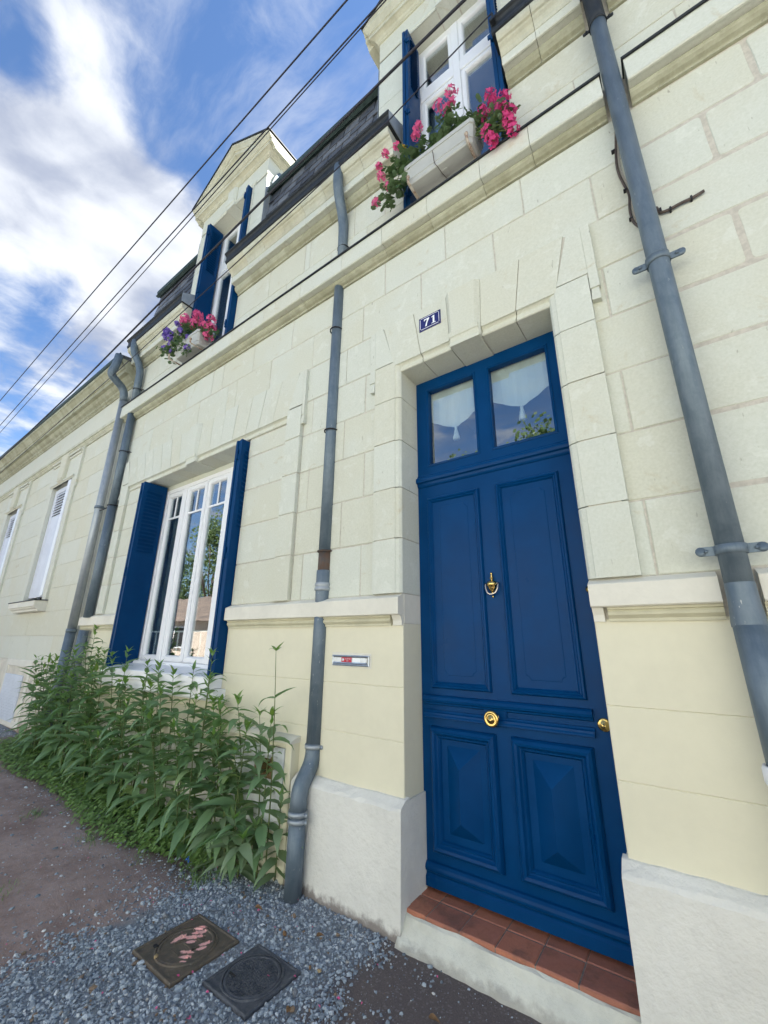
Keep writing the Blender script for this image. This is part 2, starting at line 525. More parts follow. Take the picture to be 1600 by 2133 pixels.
def link(name, data, parent=None):
    o = bpy.data.objects.new(name, data)
    COL.objects.link(o)
    if parent is not None:
        o.parent = parent
        if parent.get('base') is not None:
            o.matrix_parent_inverse = Matrix.Translation(-Vector(parent['base']))
    return o


def obj(name, mb, mat, parent=None, label=None):
    me = mb.mesh(name)
    me.materials.append(mat)
    o = link(name, me, parent)
    if label:
        o['label'] = label
    return o


def thing(name, label, cat, loc=(0, 0, 0), group=None):
    """an Empty at the thing's base; parts built in world coordinates hang from it"""
    o = bpy.data.objects.new(name, None)
    o.location = loc
    o.empty_display_size = 0.1
    COL.objects.link(o)
    o['label'] = label
    o['category'] = cat
    if group:
        o['group'] = group
    o['base'] = loc
    return o


def tag(o, label, cat, group=None, kind=None):
    o['label'] = label
    o['category'] = cat
    if group:
        o['group'] = group
    if kind:
        o['kind'] = kind
    return o


# ================================================================== GROUND
def ground_z(x):
    """the street climbs a little towards the left"""
    d = max(0.0, -x - 2.6)
    return 0.05 + 0.027 * min(d, 60.0)


gm, t, bs, out = new_mat('street_ground')
p = pos_of(t)
sp = t.add('ShaderNodeSeparateXYZ', {0: p})
wob = t.noise(p, 2.6, 6.0, 0.65)
wob2 = t.noise(p, 14.0, 5.0, 0.65)
fine = t.noise(p, 160.0, 4.0, 0.7)
grit = t.add('ShaderNodeTexVoronoi', {'Vector': p, 'Scale': 130.0}).outputs['Color']
gs = t.add('ShaderNodeSeparateColor', {0: grit}).outputs[0]
asph = t.mix(fine, (0.062, 0.048, 0.045), (0.205, 0.165, 0.150))
asph = t.mix(t.math('MULTIPLY', t.smooth(gs, 0.86, 0.95), 0.6), asph, (0.22, 0.19, 0.18))
dirt = t.mix(t.smooth(t.math('ADD', t.math('MULTIPLY', wob, 0.6), t.math('MULTIPLY', wob2, 0.4)), 0.36, 0.64), (0.24, 0.165, 0.140), (0.40, 0.300, 0.262))
dirt = t.mix(0.35, dirt, t.mix(fine, (0.1, 0.1, 0.1), (0.95, 0.9, 0.88)), 'OVERLAY')
dirt = t.mix(t.math('MULTIPLY', t.smooth(gs, 0.80, 0.93), 0.55), dirt, (0.26, 0.25, 0.26))
dirt = t.mix(t.math('MULTIPLY', t.smooth(wob2, 0.60, 0.72), 0.4), dirt, (0.05, 0.036, 0.03))
bed = t.mix(fine, (0.12, 0.135, 0.15), (0.32, 0.35, 0.38))
xx = t.math('ADD', sp.outputs[0], t.math('MULTIPLY', t.math('SUBTRACT', wob, 0.5), 0.22))
rightk = t.smooth(xx, -1.50, -1.30)
leftk = t.smooth(xx, -2.52, -2.40)
col = t.mix(leftk, dirt, bed)
col = t.mix(rightk, col, asph)
# a darker strip of earth under the weeds
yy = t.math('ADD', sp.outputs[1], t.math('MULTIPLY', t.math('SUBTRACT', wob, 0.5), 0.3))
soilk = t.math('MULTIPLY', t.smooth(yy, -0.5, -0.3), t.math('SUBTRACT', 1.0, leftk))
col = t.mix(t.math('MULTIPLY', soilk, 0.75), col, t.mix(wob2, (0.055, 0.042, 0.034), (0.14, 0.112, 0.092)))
farl = t.math('SUBTRACT', 1.0, t.smooth(xx, -7.3, -7.0))
col = t.mix(farl, col, t.mix(fine, (0.16, 0.17, 0.185), (0.30, 0.315, 0.33)))
road = t.mix(fine, (0.18, 0.175, 0.16), (0.30, 0.29, 0.265))  # unseen road, made pale to bounce sun onto the facade
col = t.mix(t.math('SUBTRACT', 1.0, t.smooth(sp.outputs[1], -2.9, -2.6)), col, road)
setv(t, bs.inputs['Base Color'], col)
bs.inputs['Roughness'].default_value = 0.9
bump(t, bs, t.math('ADD', t.math('MULTIPLY', fine, 0.6), t.math('ADD', wob2, t.math('MULTIPLY', gs, 0.4))), 0.8, 0.010)
mb = MB()
xs = [-400, -63, -40, -25, -15, -10, -8, -7, -6, -5, -4, -3.3, -2.6, -1.0, 3, 30, 400]
ys = [-400, -60, -12, -6, -3, -1.5, 0.2, 12, 400]
grid = [[(x, y, ground_z(x)) for x in xs] for y in ys]
n0 = 0
for row in grid:
    mb.v += row
for j in range(len(ys) - 1):
    for i in range(len(xs) - 1):
        a = j * len(xs) + i
        mb.f.append([a, a + 1, a + 1 + len(xs), a + len(xs)])
        mb.s.append(False)
go = obj('ground', mb, gm)
go['kind'] = 'structure'

# ================================================================== THE HOUSE
house = thing('stone_house', 'cream limestone house with blue door, blue shutters and two pedimented dormers', 'house', (-1.8, 0.2, 0.05))
XL, XR = -5.93, 2.4
DX0, DX1, DZ1 = -1.315, -0.335, 3.11          # door opening
WX0, WX1, WZ0, WZ1 = -4.87, -2.97, 1.0, 3.09  # window opening
DORM = [(-3.985, 0.455), (-0.83, 0.42)]       # dormer centre, half width of its window
SILL, DTOP = 4.45, 6.78
ZC = [1.613, 1.94, 2.265, 2.59, 2.905, 3.215, 3.535, 3.865, 4.18]

# --- mortar-coloured core, cut for the openings
mb = MB()
cuts = sorted([XL, WX0 - .006, WX1 + .006, DX0 - .006, DX1 + .006, XR] + [c + s * (h + .006) for c, h in DORM for s in (-1, 1)])
for a, b in zip(cuts[:-1], cuts[1:]):
    m_ = (a + b) / 2
    holes = []
    if WX0 - .01 < m_ < WX1 + .01:
        holes.append((1.40, WZ1 + .006))
    if DX0 - .01 < m_ < DX1 + .01:
        holes.append((1.40, DZ1 + .006))
    for c, h in DORM:
        if abs(m_ - c) < h:
            holes.append((SILL - .02, 7.0))
    z = 1.40
    for h0, h1 in sorted(holes):
        if h0 > z + .01:
            mb.box(a, b, .0045, .42, z, h0)
        z = h1
    if z < 5.40:
        mb.box(a, b, .0045, .42, z, 5.40)
mb.box(-1.506, -1.362, -.0235, .03, 1.62, 3.2)      # mortar behind the proud surrounds
mb.box(-.288, -.155, -.0235, .03, 1.62, 3.2)
mb.box(-1.55, -.105, -.0235, .03, 3.18, 3.512)
mb.box(-2.445, -2.28, -.0235, .03, 1.62, 3.2)
mb.box(-5.52, -5.36, -.0235, .03, 1.62, 3.2)
mb.box(-5.53, -2.27, -.0235, .03, 3.165, 3.512)
obj('wall', mb, M['mortar'], house)

# --- painted base wall with faint joint grooves
mb = MB()
for x0, x1 in ((XL, WX0), (WX0, WX1), (WX1, DX0), (DX1, XR)):
    top = 1.0 if x0 == WX0 else 1.445
    zs = [0.0, .845, 1.108, 1.445]
    for z0, z1 in zip(zs[:-1], zs[1:]):
        z1 = min(z1, top)
        if z1 <= z0:
            continue
        mb.block([(x0, z0), (x1, z0), (x1, z1), (x0, z1)], 0.0, .42, .0035)
obj('painted_wall', mb, M['cream'], house)
for x0, x1 in ((DX0 - .1, DX0), (DX1, DX1 + .1)):     # jambs beside the door between the painted wall and the stone
    obj('door_jamb', MB().box(x0, x1, .012, .40, 1.447, 1.611), M['ledge'], house)

# --- stone blocks
def stone(poly, yf=0.0, yb=.06, ch=.0035, mat='stone', name='stone_block', parent=house):
    m_ = MB().block(poly, yf + rnd.uniform(-.0015, .0015), yb, ch)
    return obj(name, m_, M[mat], parent)


def rect(x0, x1, z0, z1, g=.0035):
    """a block whose edges waver by a couple of millimetres"""
    j = lambda: rnd.uniform(-.0018, .0018)
    return [(x0 + g + j(), z0 + g + j()), (x1 - g + j(), z0 + g + j()), (x1 - g + j(), z1 - g + j()), (x0 + g + j(), z1 - g + j())]


def rect_wide(x0, x1, z0, z1, g=.009):
    """older masonry with wide worn joints: rounded, wavy outline"""
    pts = []
    cs = [(x0 + g, z0 + g), (x1 - g, z0 + g), (x1 - g, z1 - g), (x0 + g, z1 - g)]
    r_ = .022
    for i, (cx, cz) in enumerate(cs):
        sx = 1 if i in (0, 3) else -1
        sz = 1 if i in (0, 1) else -1
        a, b = (cx, cz + sz * r_), (cx + sx * r_, cz)
        if i in (1, 3):
            a, b = (cx + sx * r_, cz), (cx, cz + sz * r_)
        mid = (cx + sx * r_ * .28, cz + sz * r_ * .28)
        pts += [a, mid, b]
        nx, nz = cs[(i + 1) % 4]
        for k in (.3, .6):
            pts.append((b[0] + (nx - b[0]) * k + rnd.uniform(-.003, .003) * (i in (1, 3)), b[1] + (nz - b[1]) * k + rnd.uniform(-.003, .003) * (i in (0, 2))))
    return pts


def course(i, x0, x1, joints, wide=False):
    xs_ = [x0] + [j for j in sorted(joints) if x0 + .02 < j < x1 - .02] + [x1]
    for a, b in zip(xs_[:-1], xs_[1:]):
        if wide:
            stone(rect_wide(a, b, ZC[i], ZC[i + 1]), 0.0025, .06, .004)
        else:
            stone(rect(a, b, ZC[i], ZC[i + 1]))


SA, SB = -2.268, -1.52                # field between the window and the door
JA = [[-2.17, -1.637], [-1.82], [-2.171, -1.627], [-1.823], [-2.171, -1.631], [-1.823]]
for i in range(6):
    course(i, SA, SB, JA[i])
PX = .165
JB = [[-.076], [], [-.067], [], [-.062], []]
for i in range(6):
    course(i, -.142, PX, JB[i])
JR = [[.95, 1.8], [.62, 1.5], [1.05, 1.9], [.78, 1.55], [.47, 1.25, 2.0], [.86, 1.7], [.474, 1.2, 1.9], [.69, 1.45, 2.1]]
for i in range(8):
    course(i, PX, XR, JR[i], True)
course(6, XL, PX, [-5.03, -4.51, -3.985, -3.456, -3.298, -2.772, -2.218, -1.669, -1.145, -.61, -.035])
course(7, XL, PX, [-5.33, -4.80, -4.285, -3.78, -3.587, -3.07, -2.508, -1.95, -1.462, -.944, -.405])
for i in range(6):                    # left end of the facade
    course(i, XL, -5.53, [])
ztop = 3.083
for i in range(5):                    # flush fields between the window frame and its opening
    z1 = min(ZC[i + 1], ztop) if i < 4 else ztop
    for a, b in ((WX1, -2.452), (-5.35, WX0)):
        m_ = MB().block(rect(a, b, ZC[i], z1), rnd.uniform(-.001, .001), .24, .0035)
        obj('stone_block', m_, M['stone'], house)

# proud pilasters of the window surround
ZP = ZC[:5] + [3.19]
for i in range(5):
    stone(rect(-2.45, -2.27, ZP[i], ZP[i + 1], .003), -.03, .02)
    stone(rect(-5.53, -5.35, ZP[i], ZP[i + 1], .003), -.03, .02)
# pilasters of the door surround: they run back into the reveal, with a bevelled arris
ZJ = [1.613, 1.94, 2.265, 2.59, 2.905, 3.195]
for i in range(5):
    yo = rnd.uniform(-.001, .001)
    g = .003
    pl = [(-1.52, .05), (-1.52, -.03 + yo), (-1.352, -.03 + yo), (-1.350, -.025), (-1.328, -.019), (DX0 - .004, -.010), (DX0, -.004), (DX0, .19), (-1.42, .19)]
    obj('stone_block', MB().extr_z(pl, ZJ[i] + g, ZJ[i + 1] - g), M['stone'], house)
    pl = [(x * -1 - 1.65, y) for x, y in pl][::-1]
    obj('stone_block', MB().extr_z(pl, ZJ[i] + g, ZJ[i + 1] - g), M['stone'], house)


def voussoir(tl, tr, bl, br, zt, zb, ys, g=.003, mat='stone'):
    """lintel stone with slanted sides; ys = section (y, z) from the top of the face to the back of the soffit"""
    def xat(a, b, z):
        return b + (a - b) * (z - zb) / (zt - zb)
    L = [(xat(tl, bl, z) + g, y, z) for y, z in ys]
    Rr = [(xat(tr, br, z) - g, y, z) for y, z in ys]
    return obj('stone_block', MB().rings([L, Rr], cap0=True, cap1=True), M[mat], house)


def head_section(zt, zs, yb, yo=0.0):
    return [(.03, zt), (-.03 + yo, zt), (-.03 + yo, zs + .055), (-.018, zs + .052), (-.006, zs + .042), (-.004, zs + .024), (-.012, zs + .020), (-.012, zs + .006), (-.006, zs), (yb, zs), (yb, zt)]


# door head
zt = 3.517
D_T = [-1.447, -1.195, -.944, -.708, -.459, -.212]
D_B = [-1.352, -1.136, -.930, -.728, -.519, -.300]
for k in range(5):
    if k == 2:
        continue
    voussoir(D_T[k], D_T[k + 1], D_B[k], D_B[k + 1], zt, 3.11, head_section(zt, 3.11, .19, rnd.uniform(-.001, .001)))
for sx in (1, -1):                    # skewbacks with their ears
    f = (lambda x: x) if sx == 1 else (lambda x: -1.65 - x)
    po = [(f(-1.568), 3.095), (f(-1.52), 3.095), (f(-1.52), 3.198), (f(-1.362), 3.198), (f(-1.450), zt), (f(-1.568), zt)]
    m_ = MB()
    m_.block(po[:1] + [(f(-1.523), 3.095), (f(-1.523), 3.198), (f(-1.523), zt), (f(-1.568), zt)], -.03, .02, .002)
    m_.block([(f(-1.523), 3.198), (f(-1.366), 3.198), (f(-1.452), zt), (f(-1.523), zt)], -.03, .02, .001)
    obj('stone_block', m_, M['stone'], house)
    a, b = sorted((f(-1.562), f(-1.526)))
    m_ = MB().rings([[(a, .01, 3.095), (b, .01, 3.095), (b, -.022, 3.095), (a, -.022, 3.095)], [(a, .01, 3.068), (b, .01, 3.068), (b, -.028, 3.068), (a, -.028, 3.068)],
                     [(a - .002, .01, 3.032), (b + .002, .01, 3.032), (b + .002, -.033, 3.032), (a - .002, -.033, 3.032)], [(a - .002, .01, 3.020), (b + .002, .01, 3.012), (b + .002, -.033, 3.012), (a - .002, -.033, 3.020)]], cap0=True, cap1=True)
    obj('ear_drop', m_, M['stone'], house)


def keystone(xtl, xtr, xbl, xbr, zt, zb, yb, parent=house, y0=-.03):
    """proud keystone with chamfered sides and a hollowed foot"""
    y1 = y0 - .026
    m_ = MB()
    # body
    m_.rings([[(xtl, .03, zt), (xbl, .03, zb), (xbr, .03, zb), (xtr, .03, zt)],
              [(xtl, y0, zt), (xbl, y0, zb), (xbr, y0, zb), (xtr, y0, zt)],
              [(xtl + .028, y1, zt - .004), (xbl + .024, y1, zb + .085), (xbr - .024, y1, zb + .085), (xtr - .028, y1, zt - .004)]], cap1=True)
    # hollow foot: chamfer, step and soffit back to the door frame
    sec = [(y1, zb + .083), (y1 + .004, zb + .055), (y0 - .004, zb + .040), (y0 - .004, zb + .022), (y0 - .012, zb + .020), (y0 - .012, zb - .006), (yb, zb - .006), (yb, zb + .06), (y0, zb + .083)]
    m_.rings([[(xbl + .006, y, z) for y, z in sec], [(xbr - .006, y, z) for y, z in sec]], cap0=True, cap1=True)
    return obj('keystone', m_, M['stone'], parent)


keystone(-.944, -.708, -.930, -.728, zt + .003, 3.11, .19)

# window head: fifteen narrow voussoirs
W_T = [-5.442, -5.244, -5.03, -4.842, -4.626, -4.413, -4.216, -4.010, -3.80, -3.596, -3.388, -3.18, -2.957, -2.76, -2.551, -2.328]
W_B = [-5.335, -5.12, -4.921, -4.723, -4.541, -4.335, -4.154, -4.005, -3.815, -3.593, -3.412, -3.219, -3.023, -2.839, -2.648, -2.452]
for k in range(15):
    if k == 7:
        continue
    voussoir(W_T[k], W_T[k + 1], W_B[k], W_B[k + 1], zt, 3.09, head_section(zt, 3.09, .24, rnd.uniform(-.0015, .0015)), .0025)
keystone(-4.010, -3.80, -4.005, -3.815, zt + .003, 3.09, .24)
for sx in (1, -1):
    f = (lambda x: x) if sx == 1 else (lambda x: -7.80 - x)
    m_ = MB()
    m_.block([(f(-2.242), 3.095), (f(-2.242), zt), (f(-2.268), zt), (f(-2.268), 3.095)], -.03, .02, .002)
    m_.block([(f(-2.268), 3.196), (f(-2.268), zt), (f(-2.326), zt), (f(-2.437), 3.196)], -.03, .02, .001)
    obj('stone_block', m_, M['stone'], house)
    a, b = sorted((f(-2.265), f(-2.238)))
    m_ = MB().rings([[(a, .01, 3.095), (b, .01, 3.095), (b, -.022, 3.095), (a, -.022, 3.095)], [(a, .01, 3.07), (b, .01, 3.07), (b, -.028, 3.07), (a, -.028, 3.07)],
                     [(a - .002, .01, 3.032), (b + .002, .01, 3.032), (b + .002, -.034, 3.032), (a - .002, -.034, 3.032)], [(a, .01, 3.015), (b, .01, 3.015), (b, -.034, 3.008), (a, -.034, 3.008)]], cap0=True, cap1=True)
    obj('ear_drop', m_, M['stone'], house)

# --- courses above the string course
CUTU = [(XL, -4.44), (-3.53, -1.25), (-.41, XR)]
J9 = [-5.4, -4.9, -3.25, -2.668, -2.584, -2.07, -1.66, -.02, .5, 1.2, 1.8]
J10 = [-5.2, -4.75, -2.952, -2.425, -2.355, -1.80, -1.47, .165, .8, 1.5]
for x0, x1 in CUTU:
    for js, z0, z1 in ((J9, 4.45, 4.707), (J10, 4.707, 5.05)):
        q = [x0] + [j for j in js if x0 + .02 < j < x1 - .02] + [x1]
        for a, b in zip(q[:-1], q[1:]):
            m_ = MB().block(rect(a, b, z0, z1, .003), rnd.uniform(-.0012, .0012), .2, .003)
            obj('stone_block', m_, M['stone'], house)

# --- dado ledge (painted), ends at the window and stops at the door
LEDGE = [(.02, 1.612), (-.002, 1.612), (-.046, 1.590), (-.050, 1.586), (-.050, 1.497), (-.043, 1.492), (.02, 1.492)]
LMOULD = [(.02, 1.492), (-.027, 1.492), (-.027, 1.482), (-.020, 1.479), (-.026, 1.470), (-.025, 1.460), (-.014, 1.449), (-.011, 1.446), (-.011, 1.434), (.02, 1.434)]
for x0, x1, a, b in ((-2.965, DX0 - .002, -2.955, DX0 - .075), (XL + .03, -4.93, XL + .03, -4.94), (DX1 + .002, .108, DX1 + .06, .108), (.222, XR, .222, XR)):
    obj('dado_ledge', MB().extr_x(LEDGE, x0, x1), M['ledge'], house)
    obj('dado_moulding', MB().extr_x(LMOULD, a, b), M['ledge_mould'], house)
for xa, xb in ((DX0 - .062, DX0 - .002), (DX1 + .002, DX1 + .045)):    # plain stops where the moulding dies into the jamb
    m_ = MB().extr_x([(.01, 1.4915), (-.030, 1.4915), (-.014, 1.462), (-.012, 1.434), (.01, 1.434)], xa, xb)
    obj('ledge_stop', m_, M['ledge'], house)

# --- plinth (roughcast)
def plinth_sec():
    return [(.02, 0.0), (-.066, 0.0), (-.062, .30), (-.060, .552), (-.052, .566), (-.012, .594), (.02, .600)]


for x0, x1 in ((-2.075, DX0 + .018), (XL, -2.68), (DX1 - .018, XR)):
    m_ = MB()
    n_ = max(2, int((x1 - x0) / .06))
    ring = []
    for i in range(n_ + 1):
        x = x0 + (x1 - x0) * i / n_
        ring.append([(x, y + (rnd.uniform(-.003, .003) if 0 < j < 5 else 0), z + (rnd.uniform(-.005, .005) if 1 < j < 6 else 0)) for j, (y, z) in enumerate(plinth_sec())])
    m_.rings(ring, cap0=True, cap1=True)
    obj('plinth', m_, M['plinth'], house)
obj('plinth_return', MB().extr_z([(DX0 - .01, -.02), (DX0 + .015, -.02), (DX0 + .012, .19), (DX0 - .01, .19)], .05, .585), M['plinth'], house)
obj('plinth_return', MB().extr_z([(DX1 + .01, -.02), (DX1 - .015, -.02), (DX1 - .012, .19), (DX1 + .01, .19)], .05, .585), M['plinth'], house)

# --- string course, block by block
STRM = [(.02, 4.18), (-.013, 4.18), (-.013, 4.193), (-.018, 4.197), (-.036, 4.202), (-.052, 4.214), (-.058, 4.230), (-.056, 4.240), (-.046, 4.247), (.02, 4.247)]
STRF = [(.02, 4.2472), (-.088, 4.2472), (-.092, 4.243), (-.104, 4.243), (-.110, 4.249), (-.110, 4.408), (.02, 4.44)]
q = [-5.88, -5.35, -4.86, -4.28, -3.80, -3.36, -2.83, -2.32, -1.83, -1.42, -1.02, -.62, -.30, .105]
for a, b in list(zip(q[:-1], q[1:])) + [(.222, .9), (.9, 1.6), (1.6, XR)]:
    obj('string_course_stone', MB().extr_x(STRF, a + .0015, b - .0015), M['stone'], house)
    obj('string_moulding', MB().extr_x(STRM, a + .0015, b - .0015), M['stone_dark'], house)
for a, b in ((-5.89, .112), (.215, XR)):
    m_ = MB().extr_x([(.01, 4.452), (-.112, 4.424), (-.122, 4.420), (-.126, 4.412), (-.123, 4.404), (-.116, 4.402), (-.112, 4.412), (.01, 4.440)], a, b)
    obj('zinc_flashing', m_, M['zinc_dark'], house)

# --- cornice
CORM = [(.15, 5.05), (-.014, 5.05), (-.014, 5.064), (-.018, 5.068), (-.038, 5.076), (-.054, 5.096), (-.060, 5.120), (-.056, 5.134), (-.046, 5.142), (.15, 5.142)]
CORF = [(.15, 5.1422), (-.090, 5.1422), (-.094, 5.138), (-.106, 5.138), (-.110, 5.144), (-.110, 5.216), (.15, 5.216)]
CORT = [(.15, 5.2162), (-.114, 5.2162), (-.118, 5.228), (-.122, 5.246), (-.136, 5.268), (-.152, 5.280), (-.158, 5.290), (-.172, 5.294), (-.184, 5.310), (-.190, 5.330), (-.190, 5.352), (.15, 5.352)]
CORX = [(XL, -4.455, [-5.45, -4.95]), (-3.515, -1.31, [-3.22, -2.93, -2.62, -2.33, -2.06, -1.86, -1.62]), (-.40, .10, [-.17]), (.23, XR, [.7, 1.3, 1.9])]
for x0, x1, js in CORX:
    q = [x0] + js + [x1]
    for a, b in zip(q[:-1], q[1:]):
        obj('cornice_stone', MB().extr_x(CORF, a + .0015, b - .0015), M['stone'], house)
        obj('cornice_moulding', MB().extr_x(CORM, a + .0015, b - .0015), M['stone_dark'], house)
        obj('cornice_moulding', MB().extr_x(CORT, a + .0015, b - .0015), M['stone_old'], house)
# box gutter on the cornice
GUT = [(-.02, 5.354), (-.186, 5.354), (-.200, 5.360), (-.206, 5.375), (-.206, 5.392), (-.196, 5.400), (-.198, 5.44), (-.208, 5.455), (-.222, 5.462), (-.226, 5.474), (-.220, 5.486), (-.206, 5.488), (-.200, 5.478), (-.19, 5.41), (-.02, 5.41)]
for x0, x1 in ((XL, -4.43), (-3.53, -1.285), (-.425, XR)):
    obj('gutter', MB().extr_x(GUT, x0, x1), M['zinc_dark'], house)
# zinc end plates where the dormers cut the gutter
for xe in (-4.43, -1.285):
    m_ = MB().extr_x([(-.21, 5.352), (-.215, 5.47), (.02, 5.60), (.02, 5.352)], xe, xe + .006)
    obj('gutter_end_plate', m_, M['zinc_light'], house)
m_ = MB()
m_.tube([(-.40, -.215, 5.47), (-.40, -.235, 5.50), (-.40, -.22, 5.525), (-.40, -.20, 5.50)], .006, 6)
m_.box(-.415, -.385, -.235, -.20, 5.43, 5.46)
obj('wire_hook', m_, M['zinc_dark'], house)

# --- mansard: slates laid one by one, roll moulding on top
mb = MB()
for x0, x1 in ((XL, -4.71), (-3.26, -1.555), (-.105, XR)):
    mb.rings([[(x0, -.012, 5.37), (x1, -.012, 5.37), (x1, .10, 6.53), (x0, .10, 6.53)], [(x0, .3, 5.37), (x1, .3, 5.37), (x1, .3, 6.53), (x0, .3, 6.53)]], cap0=True, cap1=True)
for x0, x1, yf in ((XL, -4.7, .10), (-4.7, -3.27, 1.0), (-3.27, -1.545, .10), (-1.545, -.115, 1.0), (-.115, XR, .10)):
    zf = 6.58 + (yf - .10) * .141
    mb.rings([[(x0, yf, zf), (x1, yf, zf), (x1, 4.5, 7.2), (x0, 4.5, 7.2)], [(x0, yf, zf - .08), (x1, yf, zf - .08), (x1, 4.5, 6.9), (x0, 4.5, 6.9)]], cap0=True, cap1=True)
mb.rings([[(XL, 4.5, 7.2), (XR, 4.5, 7.2), (XR, 9.0, 5.4), (XL, 9.0, 5.4)], [(XL, 4.5, 6.9), (XR, 4.5, 6.9), (XR, 9.0, 5.2), (XL, 9.0, 5.2)]], cap0=True, cap1=True)
roof = obj('roof', mb, M['slate'], house)
slate_meshes = []
for k in range(6):
    c = [rnd.uniform(-.004, .004) for _ in range(4)]
    m_ = MB().rings([[(-.0935, -.012, c[0]), (.0935, -.012, c[1]), (.0935, -.005, .2), (-.0935, -.005, .2)], [(-.0935, -.004 + c[2] * .3, c[0]), (.0935, -.004, c[1]), (.0935, 0, .2), (-.0935, 0, .2)]], cap0=True, cap1=True)
    me = m_.mesh('slate')
    me.materials.append(M['slate'])
    slate_meshes.append(me)
SL = math.atan2(.112, 1.16)
for x0, x1 in ((XL, -4.71), (-3.26, -1.555), (-.105, .95)):
    for row in range(9):
        z = 5.44 + row * .113
        n_ = int((x1 - x0) / .2)
        for k in range(n_ + 1):
            xc = x0 + .1 + k * .2 + (.1 if row % 2 else 0)
            if xc > x1 - .05:
                continue
            o = link('slate', slate_meshes[(k * 7 + row * 5) % 6], roof)
            o.location = (xc, -.016 + (z - 5.37) * .0966 - .002, z)
            o.rotation_euler = (-SL - .03, rnd.uniform(-.012, .012), 0)
for x0, x1 in ((XL - .02, -4.70), (-3.265, -1.55), (-.11, XR)):
    m_ = MB().extr_x([(.10 + .07 * math.cos(a), 6.58 + .07 * math.sin(a)) for a in [2 * math.pi * k / 14 for k in range(14)]], x0, x1, smooth=True)
    m_.extr_x([(.02, 6.50), (.06, 6.49), (.10, 6.545), (.05, 6.56)], x0, x1)
    obj('roll_moulding', m_, M['zinc_green'], roof)


